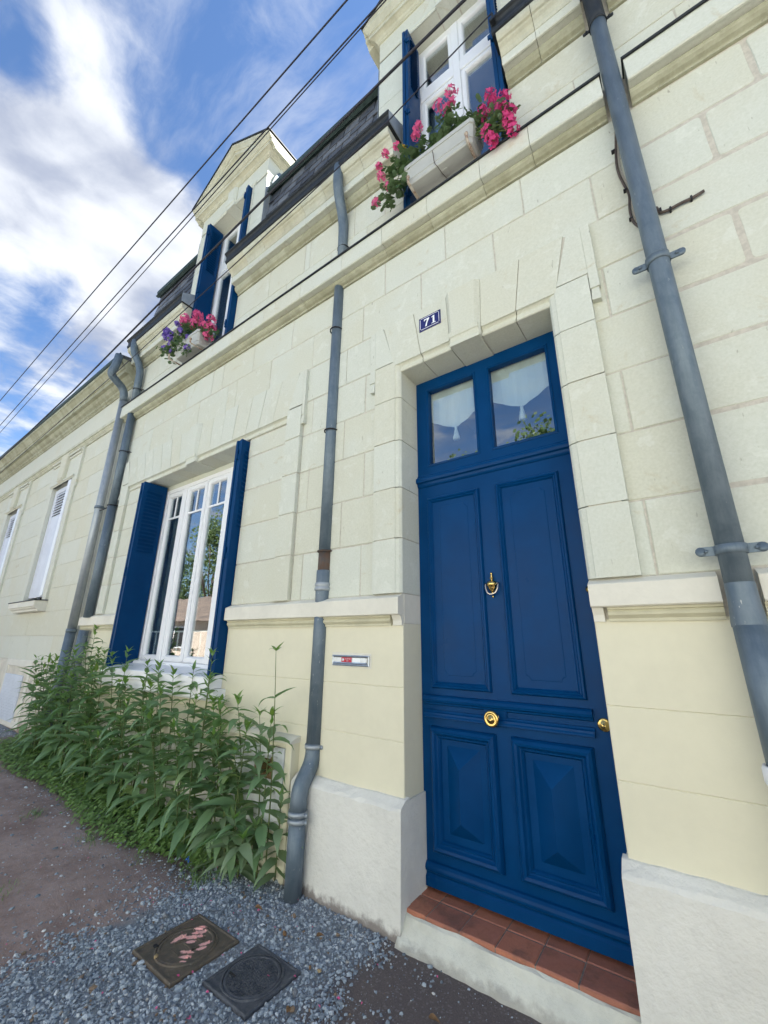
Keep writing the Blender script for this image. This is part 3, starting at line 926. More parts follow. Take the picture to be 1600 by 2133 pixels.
# --- dormers
def dormer(cx, hw):
    W2 = .725
    m_ = MB()
    # masonry piers behind the face blocks
    for s in (-1, 1):
        a, b = sorted((cx + s * (hw + .005), cx + s * (W2 - .004)))
        m_.box(a, b, .006, .42, 5.36, 6.80)
    m_.box(cx - W2 + .004, cx + W2 - .004, .006, .42, 6.786, 7.1)
    root = obj('dormer', m_, M['mortar'], house)
    for s in (-1, 1):
        a, b = sorted((cx + s * hw, cx + s * W2))
        for z0, z1 in ((5.352, 6.10), (6.10, 6.785)):
            # a block that also turns the corner on to the cheek
            g = .0025
            pl = [(a + g, -.0), (b - g, -.0), (b - g, .17), (a + g, .17)]
            obj('stone_block', MB().extr_z(pl, z0 + g, z1 - g), M['stone'], root)
            # slim raised band round the opening
        e = cx + s * (hw + .035)
        a2, b2 = sorted((cx + s * hw, e))
        obj('opening_band', MB().box(a2, b2, -.008, .01, 5.36, 6.79), M['stone'], root)
    # lintel: two blocks and a keystone
    for x0, x1 in ((cx - W2, cx - .09), (cx + .09, cx + W2)):
        sec = [(.02, 7.085), (0, 7.085), (0, 6.82), (.006, 6.815), (.006, 6.785), (.20, 6.785), (.20, 7.085)]
        obj('stone_block', MB().extr_x(sec, x0 + .002, x1 - .002), M['stone'], root)
    obj('lintel_moulding', MB().extr_x([(.01, 6.845), (-.012, 6.838), (-.012, 6.812), (-.004, 6.806), (-.004, 6.79), (.01, 6.79)], cx - hw - .06, cx - .092), M['stone'], root)
    obj('lintel_moulding', MB().extr_x([(.01, 6.845), (-.012, 6.838), (-.012, 6.812), (-.004, 6.806), (-.004, 6.79), (.01, 6.79)], cx + .092, cx + hw + .06), M['stone'], root)
    keystone(cx - .10, cx + .10, cx - .088, cx + .088, 7.083, 6.785, .20, root, -.012)
    # horizontal cornice with returns along the cheeks
    prof = [(0.0, 7.085), (.012, 7.087), (.012, 7.105), (.022, 7.112), (.034, 7.135), (.060, 7.150), (.078, 7.153), (.080, 7.195), (.092, 7.200), (.096, 7.215), (.115, 7.245), (.125, 7.262), (.125, 7.285), (-.02, 7.285)]
    rings_ = []
    for d, z in prof:
        rings_.append([(cx - W2 - d, .55, z), (cx - W2 - d, -d, z), (cx + W2 + d, -d, z), (cx + W2 + d, .55, z)])
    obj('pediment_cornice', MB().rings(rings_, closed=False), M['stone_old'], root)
    # raking cornice
    ax, az = cx, 7.83
    hx = W2 + .125
    slope = (az - 7.285) / hx
    ang = math.atan(slope)
    for s in (-1, 1):
        sec = [(.0, -.15), (-.015, -.15), (-.02, -.135), (-.045, -.115), (-.075, -.105), (-.078, -.065), (-.092, -.06), (-.10, -.045), (-.125, -.022), (-.127, 0.0), (.55, 0.0), (.55, -.15)]
        lo = [(cx + s * hx, y, 7.285 + h / math.cos(ang)) for y, h in sec]
        hi = [(cx, y, az + h / math.cos(ang)) for y, h in sec]
        lo = [(x - 0, y, max(z, 7.262)) if False else (x, y, z) for x, y, z in lo]
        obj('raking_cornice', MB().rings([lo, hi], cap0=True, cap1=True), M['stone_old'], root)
        m2 = MB()
        lo = [(cx + s * (hx + .012), -.140, 7.283), (cx + s * (hx + .012), -.140, 7.302), (cx + s * (hx + .012), .60, 7.302), (cx + s * (hx + .012), .60, 7.283)]
        hi = [(cx, -.140, az + .008), (cx, -.140, az + .027), (cx, .60, az + .027), (cx, .60, az + .008)]
        m2.rings([lo, hi], cap0=True, cap1=True)
        obj('roof_covering', m2, M['zinc_dark'], root)
    # tympanum with a sunk triangular panel
    m2 = MB().block([(cx - .70, 7.28), (cx + .70, 7.28), (cx, 7.28 + .70 * slope)], .0, .42, .004)
    tri = [(cx - .40, 7.315), (cx + .40, 7.315), (cx, 7.315 + .40 * slope)]
    i1 = inset(tri, .02)
    i2 = inset(tri, .045)
    m2.rings([[(x, .001, z) for x, z in tri], [(x, -.022, z) for x, z in i1], [(x, -.022, z) for x, z in i2], [(x, .0005, z) for x, z in inset(tri, .06)]])
    obj('tympanum', m2, M['stone'], root)
    # cheeks: zinc sheets behind the stone corner
    m2 = MB()
    for s in (-1, 1):
        a, b = sorted((cx + s * (W2 - .16), cx + s * (W2 + .004)))
        m2.rings([[(a, .172, 5.40), (b, .172, 5.40), (b, .6, 5.40), (a, .6, 5.40)], [(a, .172, 7.1), (b, .172, 7.1), (b, .6, 7.1), (a, .6, 7.1)]], cap0=True, cap1=True)
    obj('cheek', m2, M['stone'], root)
    for s in (-1, 1):
        xs_ = cx + s * (W2 + .006)
        pts = [(-.004, 5.5), (.060, 5.5), (.062, 6.62), (.0, 6.70)]
        m3 = MB().rings([[(xs_, y, z) for y, z in pts], [(xs_ + s * .004, y, z) for y, z in pts]], cap0=True, cap1=True)
        obj('lead_strip', m3, M['zinc_light'], root)
        pts = [(.070, 5.5), (.30, 5.5), (.30, 6.95), (.24, 7.02), (.15, 6.98), (.10, 6.85), (.070, 6.70)]
        m3 = MB().rings([[(xs_, y, z) for y, z in pts], [(xs_ + s * .012, y, z) for y, z in pts]], cap0=True, cap1=True)
        obj('zinc_cheek_sheet', m3, M['zinc'], root)
    return root


for c, h in DORM:
    dormer(c, h)

# ================================================================== FRONT DOOR
YD = .19
mb = MB()
T_ = YD + .045
for x0, x1, z0, z1 in ((DX0, -1.222, .178, DZ1), (-.428, DX1, .178, DZ1), (-1.222, -.428, 3.022, DZ1), (-1.222, -.428, .178, 2.465), (-.885, -.778, 2.465, 3.022)):
    mb.box(x0, x1, YD, T_, z0, z1)
door = obj('front_door', mb, M['blue'], house)
door['label'] = 'tall blue panelled front door with two panes over it'
# glazing beads
for x0, x1 in ((-1.222, -.885), (-.778, -.428)):
    obj('glazing_bead', MB().frame(x0 - .016, x1 + .016, 2.449, 3.038, [(-.001, YD + .001), (.0, YD - .004), (.006, YD - .006), (.016, YD + .004), (.017, YD + .03), (.0175, T_)], False), M['blue'], door)
    obj('pane', MB().box(x0 - .004, x1 + .004, YD + .024, YD + .028, 2.46, 3.026), M['glass_dim'], door)
# transom bar
TB = [(YD + .001, 2.395), (YD - .010, 2.392), (YD - .016, 2.380), (YD - .030, 2.372), (YD - .034, 2.356), (YD - .030, 2.342), (YD - .016, 2.336), (YD - .013, 2.322), (YD - .006, 2.312), (YD + .001, 2.310)]
obj('transom_bar', MB().extr_x(TB, DX0 + .003, DX1 - .003, smooth=False), M['blue'], door)
# upper panels
UP = [(-.001, YD + .001), (.0, YD - .006), (.006, YD - .016), (.014, YD - .018), (.020, YD - .010), (.026, YD - .012), (.032, YD - .004), (.040, YD + .010), (.046, YD + .012)]
for x0, x1 in ((-1.245, -.892), (-.790, -.440)):
    z0, z1 = 1.100, 2.228
    pn = obj('panel', MB().frame(x0, x1, z0, z1, UP), M['blue'], door)
    # raised field with scooped corners
    a0, a1, b0, b1 = x0 + .078, x1 - .078, z0 + .068, z1 - .068
    rr = .022
    pts = []
    for (cx_, cz_, t0) in ((a0, b0, 90), (a1, b0, 180), (a1, b1, 270), (a0, b1, 0)):
        for k in range(5):
            th = R(t0 - 22.5 * k)
            pts.append((cx_ + rr * math.cos(th), cz_ + rr * math.sin(th)))
    m_ = MB()
    m_.rings([[(x, YD + .013, z) for x, z in pts], [(x, YD + .002, z) for x, z in pts], [((x - (a0 + a1) / 2) * .955 + (a0 + a1) / 2, YD - .002, (z - (b0 + b1) / 2) * .992 + (b0 + b1) / 2) for x, z in pts]], cap1=True)
    obj('raised_field', m_, M['blue'], door)
# lock rail mouldings
for prof in ([(YD + .001, 1.066), (YD - .014, 1.064), (YD - .026, 1.056), (YD - .031, 1.044), (YD - .027, 1.032), (YD - .015, 1.027), (YD - .013, 1.018), (YD - .006, 1.014), (YD + .001, 1.013)],
             [(YD + .001, .990), (YD - .008, .989), (YD - .012, .980), (YD - .020, .975), (YD - .022, .966), (YD - .027, .960), (YD - .027, .953), (YD - .006, .948), (YD + .001, .947)]):
    obj('rail_moulding', MB().extr_x(prof, -1.292, -.425), M['blue'], door)
# lower panels: heavy bolection frame round a pyramid field
LP = [(-.001, YD + .001), (.0, YD - .010), (.008, YD - .026), (.020, YD - .034), (.032, YD - .031), (.040, YD - .018), (.046, YD - .014), (.050, YD - .016), (.056, YD - .008), (.064, YD + .010), (.066, YD + .014)]
for x0, x1 in ((-1.258, -.886), (-.808, -.440)):
    z0, z1 = .330, .908
    obj('panel', MB().frame(x0, x1, z0, z1, LP), M['blue'], door)
    a0, a1, b0, b1 = x0 + .082, x1 - .082, z0 + .082, z1 - .074
    yb, yt = YD + .0125, YD - .062
    xc = (a0 + a1) / 2
    zt_, zb_ = b1 - .105, b0 + .088
    m_ = MB()
    e = .004
    B = [(a0, yb, b0), (a1, yb, b0), (a1, yb, b1), (a0, yb, b1)]
    C = [(a0, yb - e, b0), (a1, yb - e, b0), (a1, yb - e, b1), (a0, yb - e, b1)]
    m_.rings([B, C])
    t0, t1 = (xc, yt, zb_), (xc, yt, zt_)
    m_.face([C[0], C[1], t0])
    m_.face([C[1], C[2], t1, t0])
    m_.face([C[2], C[3], t1])
    m_.face([C[3], C[0], t0, t1])
    obj('pyramid_field', m_, M['blue'], door)
# weather board
WBP = [(YD + .001, .288), (YD - .012, .284), (YD - .021, .274), (YD - .024, .262), (YD - .021, .250), (YD - .013, .242), (YD - .011, .234), (YD - .019, .224), (YD - .020, .184), (YD + .001, .184)]
obj('weather_board', MB().extr_x(WBP, -1.300, -.352), M['blue'], door)
# knob
m_ = MB()
m_.lathe([(.0, .0), (.043, .0), (.045, .006), (.038, .010), (.020, .012), (.015, .020), (.014, .040), (.022, .046), (.036, .052), (.039, .060), (.036, .067), (.028, .070), (.026, .068), (.018, .069), (.016, .073), (.010, .078), (.0, .080)], (-.882, YD, .985), 'y', 24)
obj('door_knob', m_, M['brass'], door)
obj('rose_plate', MB().cbox(-.945, -.822, YD - .012, YD + .001, .945, 1.022, .003), M['blue'], door)
m_ = MB().lathe([(.0, .0), (.028, .0), (.028, .004), (.022, .007), (.015, .007), (.013, .010), (.0, .010)], (-.385, YD, 1.005), 'y', 18)
lk = obj('lock_cylinder', m_, M['brass'], door)
m_ = MB().box(-.3875, -.3825, YD - .0115, YD - .0095, .994, 1.010)
obj('keyhole', m_, M['dark'], door)
obj('small_knob', MB().lathe([(.0, .0), (.018, .0), (.018, .004), (.008, .008), (.008, .022), (.016, .026), (.016, .034), (.0, .038)], (-.364, YD, 1.592), 'y', 16), M['brass'], door)
# urn knocker
kx, ky = -.848, YD
m_ = MB()
m_.lathe([(.0, .072), (.005, .071), (.0065, .066), (.005, .061), (.003, .058), (.006, .054), (.006, .050), (.004, .047), (.012, .043), (.012, .040), (.005, .037), (.007, .030), (.010, .026), (.022, .022), (.028, .014), (.029, .004), (.027, .0), (.022, -.002), (.021, -.012), (.015, -.026), (.007, -.034), (.004, -.040), (.007, -.044), (.004, -.048), (.0, -.049)][::-1], (kx, ky - .012, 1.644), 'z', 18)
m_.lathe([(.0, -.062), (.004, -.064), (.006, -.070), (.003, -.076), (.0, -.078)][::-1], (kx, ky - .008, 1.654), 'z', 12)
kn = obj('knocker', m_, M['brass'], door)
ring = [(kx - .036, ky - .014, 1.656), (kx - .036, ky - .018, 1.645), (kx - .032, ky - .024, 1.622), (kx - .022, ky - .028, 1.604), (kx - .008, ky - .03, 1.596), (kx + .008, ky - .03, 1.596), (kx + .022, ky - .028, 1.604), (kx + .032, ky - .024, 1.622), (kx + .036, ky - .018, 1.645), (kx + .036, ky - .014, 1.656)]
obj('knocker_ring', MB().tube(ring, [.0055, .004, .0045, .005, .006, .006, .005, .0045, .004, .0055], 8), M['chrome'], door)
obj('knocker_pin', MB().tube([(kx - .040, ky - .012, 1.655), (kx + .040, ky - .012, 1.655)], .004, 8), M['chrome'], door)
# blinds with tassels behind the panes
for x0, x1, xm in ((-1.235, -.872, -1.046), (-.790, -.415, -.608)):
    yb = YD + .060
    n_ = 16
    top, bot = [], []
    for k in range(n_ + 1):
        x = x0 + (x1 - x0) * k / n_
        u = abs(x - xm) / (x1 - xm if x > xm else xm - x0)
        zb = 2.715 + .098 * u ** 1.25
        top.append((x, yb + .004 * math.sin(k * 1.7), 3.04))
        bot.append((x, yb + .004 * math.sin(k * 1.7), zb))
    m_ = MB()
    m_.rings([top, bot], closed=False)
    m_.rings([[(x, y - .002, z + .014) for x, y, z in bot], [(x, y - .002, z) for x, y, z in bot]], closed=False)
    obj('blind', m_, M['cloth'], door)
    m_ = MB().lathe([(.0, .0), (.007, -.002), (.010, -.010), (.007, -.018), (.009, -.022), (.015, -.045), (.023, -.088), (.021, -.096), (.0, -.096)][::-1], (xm, yb - .006, 2.716), 'z', 14)
    obj('tassel', m_, M['cloth'], door)


def room(x0, x1, y0, y1, z0, z1):
    m2 = MB()
    m2.box(x0, x1, y1, y1 + .05, z0, z1)
    m2.box(x0 - .05, x0, y0, y1, z0, z1)
    m2.box(x1, x1 + .05, y0, y1, z0, z1)
    m2.box(x0, x1, y0, y1, z0 - .05, z0)
    m2.box(x0, x1, y0, y1, z1, z1 + .05)
    return obj('room_interior', m2, M['room'], house)


room(-1.4, -.25, .43, 2.2, .2, 3.3)

# ================================================================== STEP
step = MB()
n_ = 18
ring = []
for i in range(n_ + 1):
    x = DX0 + .002 + (DX1 - DX0 - .004) * i / n_
    j = lambda a: rnd.uniform(-a, a)
    ring.append([(x, .2, .10), (x, .2, .138), (x, -.012 + j(.002), .138), (x, -.014 + j(.003), .150 + j(.004)), (x, -.026 + j(.003), .144 + j(.003)), (x, -.040 + j(.004), .115), (x, -.062 + j(.005), .085), (x, -.085 + j(.006), .06), (x, -.105 + j(.006), .02), (x, .2, .02)])
step.rings(ring, cap0=True, cap1=True)
st_o = obj('door_step', step, M['step'], house)
tm, t, bs, out = new_mat('terracotta_tile')
p = pos_of(t)
rn = t.add('ShaderNodeObjectInfo').outputs['Random']
n1 = t.noise(p, 16.0, 6.0, 0.65, 0.8)
n2 = t.noise(p, 120.0, 4.0, 0.6)
c = t.mix(rn, (0.46, 0.175, 0.100), (0.33, 0.135, 0.092))
c = t.mix(t.math('MULTIPLY', t.smooth(n1, 0.5, 0.72), 0.6), c, (0.30, 0.13, 0.075))
c = t.mix(t.math('MULTIPLY', t.smooth(t.noise(p, 7.0, 6.0, 0.7), 0.48, 0.68), 0.65), c, (0.16, 0.085, 0.062))
c = t.mix(0.25, c, t.mix(n2, (0.2, 0.2, 0.2), (0.9, 0.9, 0.9)), 'OVERLAY')
setv(t, bs.inputs['Base Color'], c)
setv(t, bs.inputs['Roughness'], t.lin(n1, 0.3, 0.7, 0.35, 0.7))
bump(t, bs, t.math('ADD', n1, t.math('MULTIPLY', n2, 0.4)), 0.4, 0.003)
M['tile'] = tm
tx = [-1.31, -1.197, -1.032, -.872, -.711, -.555, -.338]
for a, b in zip(tx[:-1], tx[1:]):
    for y0, y1 in ((-.014, .122), (.125, .215)):
        m_ = MB()
        g = .0025
        jj = lambda: rnd.uniform(-.0012, .0012)
        base = [(a + g, y0 + g), (b - g, y0 + g), (b - g, y1 - g), (a + g, y1 - g)]
        base = [(x + jj(), y + jj()) for x, y in base]
        zz_ = .165 + jj()
        m_.rings([[(x, y, .138) for x, y in base], [(x, y, zz_ - .003) for x, y in base], [(x, y, zz_) for x, y in inset(base, .004)]], cap1=True)
        obj('floor_tile', m_, M['tile'], st_o)
obj('tile_grout', MB().box(DX0 + .004, DX1 - .004, -.010, .23, .137, .1605), simple_mat('grey_grout', (.25, .225, .19), .95, var=.3, vscale=40), st_o)

# ================================================================== GROUND FLOOR WINDOW
YW = .20
win = obj('window', MB().frame(-4.815, -3.065, 1.09, 3.03, [(0, YW + .05), (0, YW), (.012, YW - .004), (.045, YW - .004), (.052, YW + .008), (.055, YW + .05)], False), M['white'], house)
obj('window_head', MB().box(WX0, WX1, YW + .004, YW + .06, 3.02, 3.10), M['stone'], win)
for x in (-4.365, -3.505):
    obj('mullion', MB().cbox(x - .030, x + .030, YW - .012, YW + .06, 1.14, 2.98, .006), M['white'], win)
SASH = [(-4.76, -4.395), (-4.335, -3.940), (-3.932, -3.535), (-3.475, -3.12)]
for i, (a, b) in enumerate(SASH):
    s_ = obj('sash', MB().frame(a, b, 1.142, 2.978, [(0, YW + .05), (0, YW + .004), (.006, YW - .002), (.040, YW - .002), (.050, YW + .008), (.056, YW + .02), (.057, YW + .05)], False), M['white'], win)
    a2, b2 = a + .054, b - .054
    obj('pane', MB().box(a2, b2, YW + .022, YW + .027, 1.19, 2.93), M['glass'], win)
    m_ = MB()
    xm = (a2 + b2) / 2
    m_.box(a2, b2, YW + .016, YW + .0215, 2.662, 2.684)
    m_.box(xm - .011, xm + .011, YW + .0155, YW + .0215, 2.684, 2.926)
    m_.box(a2, b2, YW + .034, YW + .042, 1.416, 1.430)  # lower bars stand in for a pale reflection in the panes
    m_.box(xm - .006, xm + .006, YW + .0335, YW + .0425, 1.194, 1.416)
    obj('glazing_bar_and_reflection', m_, M['white'], win)
obj('meeting_stile', MB().cbox(-3.958, -3.914, YW - .014, YW + .004, 1.15, 2.97, .005), M['white'], win)
m_ = MB()
m_.extr_x([(YW + .04, 1.0), (-.02, 1.0), (-.11, .998), (-.115, 1.005), (-.115, 1.075), (-.108, 1.082), (YW - .06, 1.115), (YW - .05, 1.14), (YW + .04, 1.14)], WX0 + .002, WX1 - .002)
m_.extr_x([(.01, .997), (-.10, .997), (-.10, .93), (-.085, .915), (.01, .915)], WX0 - .06, WX1 + .06)
obj('sill', m_, M['white'], win)
room(-4.95, -2.9, .43, 3.0, .9, 3.25)
m_ = MB()
pts = []
for k in range(26):
    pts.append((-4.74 + k * .017, .30 + .018 * math.sin(k * 1.9)))
m_.rings([[(x, y, 1.1) for x, y in pts], [(x, y, 3.0) for x, y in pts]], closed=False, smooth=True)
obj('curtain', m_, M['drape'], win)


# ================================================================== SHUTTERS
def shutter_leaf(x, y0, y1, z0, z1, th, face, louvre, parent, mat='blue_dark', slats=16, zl0=None, zl1=None):
    """a leaf standing at right angles to the wall; face = +1/-1 is the side (x) its slats show on"""
    m_ = MB()
    if louvre:
        a, b = y0 + .045, y1 - .045
        m_.box(x, x + th, y0, a, z0, z1)
        m_.box(x, x + th, b, y1, z0, z1)
        m_.box(x, x + th, a, b, z1 - .07, z1)
        m_.box(x, x + th, a, b, z0, zl0)
        m_.box(x + th * .15, x + th * .92, a, b, zl0, zl1)
        if zl1 < z1 - .07:
            m_.box(x, x + th, a, b, zl1, z1 - .07)
    else:
        m_.box(x, x + th, y0, y1, z0, z1)
    leaf = obj('shutter_leaf', m_, M[mat], parent)
    if louvre:
        h = (zl1 - zl0) / slats
        xf = x + th if face > 0 else x
        for k in range(slats):
            zc = zl0 + (k + .5) * h
            o1 = face * .012
            m2 = MB().rings([[(xf - face * .012, a, zc + h * .42), (xf + o1, a, zc - h * .38), (xf + o1, a, zc - h * .52), (xf - face * .012, a, zc + h * .28)],
                             [(xf - face * .012, b, zc + h * .42), (xf + o1, b, zc - h * .38), (xf + o1, b, zc - h * .52), (xf - face * .012, b, zc + h * .28)]], cap0=True, cap1=True)
            obj('louvre_slat', m2, M[mat], parent)
    return leaf


def shutter_stack(x_in, side, y0, y1, z0, z1, leaves, parent, zl0, zl1, slats, lab):
    """folded leaves at a jamb; side=-1 left jamb (visible face looks right), +1 right jamb"""
    root = MB()
    th = .026
    root.box(min(x_in, x_in - side * .01), max(x_in, x_in - side * .01), y1 - .03, y1 + .01, z0 + .02, z1 - .02)
    r_ = obj('shutter', root, M['blue_dark'], parent, lab)
    for k in range(leaves):
        x = x_in - side * (th + .004) * (k + 1) if side > 0 else x_in + (th + .004) * k
        fan = .006 * (k % 2)
        last = k == leaves - 1
        first = k == 0
        shutter_leaf(x, y0 + fan, y1 - fan, z0, z1, th, 1 if side < 0 else 1, (last if side < 0 else first), r_, slats=slats, zl0=zl0, zl1=zl1)
    # hinges on the outer edges
    for f in (.08, .5, .93):
        zc = z0 + (z1 - z0) * f
        m2 = MB()
        xe = x_in - side * .045
        m2.tube([(xe, y0 - .006, zc - .05), (xe, y0 - .006, zc + .05)], .008, 8)
        m2.box(xe - .03, xe + .002, y0 - .004, y0 + .0055, zc + .005, zc + .05)
        m2.box(xe - .002, xe + .03, y0 - .004, y0 + .0055, zc - .05, zc - .005)
        obj('hinge', m2, M['blue_dark'], r_)
    return r_


shutter_stack(WX0 + .002, -1, -.078, .185, 1.0, 3.07, 3, house, 2.27, 3.0, 17, 'folded blue shutter at the left of the ground floor window')
shutter_stack(WX1 - .002, 1, -.075, .175, 1.0, 3.07, 3, house, 2.27, 3.0, 17, 'folded blue shutter seen edge-on at the right of the ground floor window')

# ================================================================== DORMER WINDOWS
for i, (c, h) in enumerate(DORM):
    a, b = c - h, c + h
    yw = .17
    w_ = obj('window', MB().frame(a, b, 4.47, 6.79, [(.001, yw + .06), (.001, yw), (.05, yw), (.058, yw + .012), (.060, yw + .06)], False), M['white'], house, ('dormer window with blue shutters, left of the slates' if i == 0 else 'dormer window with blue shutters above the front door'))
    obj('transom', MB().cbox(a + .055, b - .055, yw - .012, yw + .06, 6.045, 6.165, .006), M['white'], w_)
    obj('mullion', MB().cbox(c - .034, c + .034, yw - .016, yw + .055, 4.53, 6.75, .006), M['white'], w_)
    for x0, x1 in ((a + .058, c - .030), (c + .030, b - .058)):
        for z0, z1 in ((6.168, 6.735), (4.53, 6.042)):
            obj('sash', MB().frame(x0, x1, z0, z1, [(0, yw + .05), (0, yw + .004), (.006, yw - .004), (.038, yw - .004), (.046, yw + .006), (.05, yw + .02), (.0505, yw + .05)], False), M['white'], w_)
            obj('pane', MB().box(x0 + .046, x1 - .046, yw + .020, yw + .025, z0 + .046, z1 - .046), M['glass'], w_)
    m_ = MB().extr_x([(yw + .05, 4.455), (-.06, 4.447), (-.075, 4.452), (-.075, 4.470), (yw - .02, 4.50), (yw + .05, 4.50)], a + .055, b - .055)
    sl = obj('sill', m_, M['white'], w_)
    m_ = MB()
    for k in range(5):
        m_.lathe([(0, 0), (.006, 0), (.006, .001), (0, .001)], (a + .12 + k * (b - a - .24) / 4, -.0752, 4.461), 'y', 8)
    obj('drain_hole', m_, M['dark'], w_)
    room(a - .05, b + .05, .43, 2.0, 4.4, 7.0)
    if i == 0:
        m_ = MB()
        pts = [(b - .10 - k * .016, .30 + .014 * math.sin(k * 1.8)) for k in range(18)]
        m_.rings([[(x, y, 4.5) for x, y in pts], [(x, y, 6.7) for x, y in pts]], closed=False, smooth=True)
        obj('curtain', m_, M['drape'], w_)
    else:
        m_ = MB()
        pts = [(a + .06 + k * .016, .29 + .012 * math.sin(k * 1.8)) for k in range(10)]
        m_.rings([[(x, y, 4.5) for x, y in pts], [(x, y, 6.05) for x, y in pts]], closed=False, smooth=True)
        obj('curtain', m_, M['drape'], w_)
    nm = ('left dormer' if i == 0 else 'dormer above the front door')
    shutter_stack(a + .002, -1, -.062, .15, 4.475, 6.765, 2, house, 6.0, 6.70, 18, 'folded blue shutter at the left of the ' + nm)
    shutter_stack(b - .002, 1, -.064, .15, 4.475, 6.765, 2, house, 6.0, 6.70, 18, 'folded blue shutter at the right of the ' + nm)

# ================================================================== DRAINPIPES
def clamp(x, y, z, r, mat, parent, lug=.035, wall=.0, h=.018):
    m2 = MB().lathe([(r + .001, -h / 2), (r + .005, -h / 2), (r + .006, 0), (r + .005, h / 2), (r + .001, h / 2)], (x, y, z), 'z', 20, caps=False)
    if lug:
        for s in (-1, 1):
            a, b = sorted((x + s * (r + .001), x + s * (r + lug)))
            m2.box(a, b, y - .004, y + .004, z - h / 2, z + h / 2)
            m2.lathe([(0, 0), (.006, 0), (.006, .006), (0, .007)], (x + s * (r + lug * .62), y - .0042, z), 'y', 8)
            m2.lathe([(0, -.0045), (h / 2 + .0005, -.0045), (h / 2 + .0005, .0045), (0, .0045)], (x + s * (r + lug), y, z), 'y', 12)
    return obj('clamp', m2, mat, parent)


def hook(x, y, z, r, parent, mat):
    m2 = MB()
    m2.tube([(x + (r + .006) * math.cos(a), y + (r + .006) * math.sin(a), z) for a in [R(60 - 30 * k) for k in range(11)]], .0055, 6)
    m2.tube([(x + (r + .006), y + .01, z), (x + r + .03, y + .02, z - .002), (x + r + .03, .02, z - .002)], .006, 6)
    return obj('pipe_hook', m2, mat, parent)


def arc_path(pts, n=6):
    """rounds the corners of a polyline"""
    pts = [Vector(p) for p in pts]
    out = [pts[0]]
    for i in range(1, len(pts) - 1):
        a, b, c = pts[i - 1], pts[i], pts[i + 1]
        l1, l2 = (a - b).length, (c - b).length
        d = min(l1, l2) * .48
        p0, p2 = b + (a - b).normalized() * d, b + (c - b).normalized() * d
        for k in range(n + 1):
            u = k / n
            out.append(p0 * (1 - u) ** 2 + b * 2 * u * (1 - u) + p2 * u * u)
    out.append(pts[-1])
    return out


# --- middle pipe, between the window and the door (half sunk in a chase, so the ledges pass over it)
dp = thing('drainpipe', 'grey zinc drainpipe between the window and the front door, bending forward over the plinth', 'drainpipe', (-1.94, -.11, .05), 'zinc drainpipes on the facade')
obj('pipe', MB().tube(arc_path([(-1.86, -.17, 5.40), (-1.862, -.175, 5.14), (-1.905, -.030, 4.93), (-1.915, -.010, 4.43)]), .044, 18), M['zinc'], dp)
obj('pipe', MB().tube([(-1.938, -.002, 4.26), (-1.947, -.002, 3.0), (-1.949, -.002, 1.93)], .046, 20), M['zinc'], dp)
obj('pipe', MB().tube([(-1.949, -.002, 1.935), (-1.950, -.002, 1.76)], .0455, 20), M['rust'], dp, 'rusty length of pipe')
obj('pipe', MB().lathe([(.048, .18), (.0505, .178), (.0505, .02), (.049, .0), (.049, -.03)], (-1.951, -.002, 1.62), 'z', 20, False), M['zinc_paint'], dp)
obj('coupling', MB().lathe([(.050, -.028), (.057, -.024), (.059, -.014), (.055, -.004), (.052, .0), (.056, .006), (.058, .016), (.054, .026), (.050, .028)], (-1.951, -.002, 1.69), 'z', 22, False), M['zinc_light'], dp)
obj('pipe', MB().tube([(-1.953, -.002, 1.66), (-1.955, -.003, 1.40), (-1.958, -.005, .74)], .047, 20), M['zinc_paint'], dp)
obj('elbow', MB().tube(arc_path([(-1.958, -.005, .76), (-1.957, -.012, .665), (-1.948, -.112, .545), (-1.947, -.114, .44)], 8), .0475, 20), M['zinc_paint'], dp)
obj('pipe', MB().tube([(-1.947, -.114, .45), (-1.948, -.114, .02)], .0475, 20), M['zinc_paint'], dp)
for x, y, z in ((-1.958, -.005, .745), (-1.947, -.114, .435), (-1.947, -.114, .402)):
    clamp(x, y, z, .049, M['zinc_light'], dp, .012, 0, .022)
for z, mt in ((4.62, 'iron'), (3.77, 'iron'), (2.85, 'iron'), (1.93, 'rust')):
    hook(-1.947 if z < 4.2 else -1.912, -.006, z, .046, dp, M[mt])

# --- right pipe
rp = thing('drainpipe', 'thick grey drainpipe to the right of the front door ending in a white socket', 'drainpipe', (PX, -.095, .05), 'zinc drainpipes on the facade')
px_, py_ = .162, -.088
obj('pipe', MB().tube(arc_path([(.150, -.215, 5.42), (.150, -.215, 5.20), (.156, -.095, 4.98), (.158, py_, 4.86)]), .046, 20), M['zinc_dark'], rp)
obj('pipe', MB().tube([(.157, py_, 4.88), (.162, py_, 3.0), (px_, py_, 1.53)], .0425, 24), M['zinc'], rp)
obj('coupling', MB().lathe([(.0435, .01), (.0445, .0), (.0445, -.06), (.050, -.125), (.050, -.14)], (px_, py_, 1.545), 'z', 24, False), M['zinc_paint'], rp)
obj('pipe', MB().tube([(px_ + .002, py_ - .004, 1.41), (px_ + .004, py_ - .012, .90)], .050, 24), M['zinc'], rp)
clamp(.157, py_, 4.865, .043, M['zinc_dark'], rp, .03)
clamp(.161, py_, 3.03, .043, M['zinc'], rp, .044, 0, .034)
obj('collar', MB().lathe([(.043, .0), (.048, .002), (.048, .010), (.044, .014)], (.161, py_, 3.045), 'z', 22, False), M['zinc'], rp)
clamp(px_, py_, 1.675, .043, M['zinc'], rp, .044, 0, .034)
obj('socket', MB().lathe([(.050, -.93), (.052, -.12), (.060, -.06), (.066, -.045), (.066, -.010), (.062, .0), (.053, .0), (.053, -.03)], (px_ + .006, py_ - .012, .985), 'z', 24, False), M['white'], rp, 'white painted cast socket')
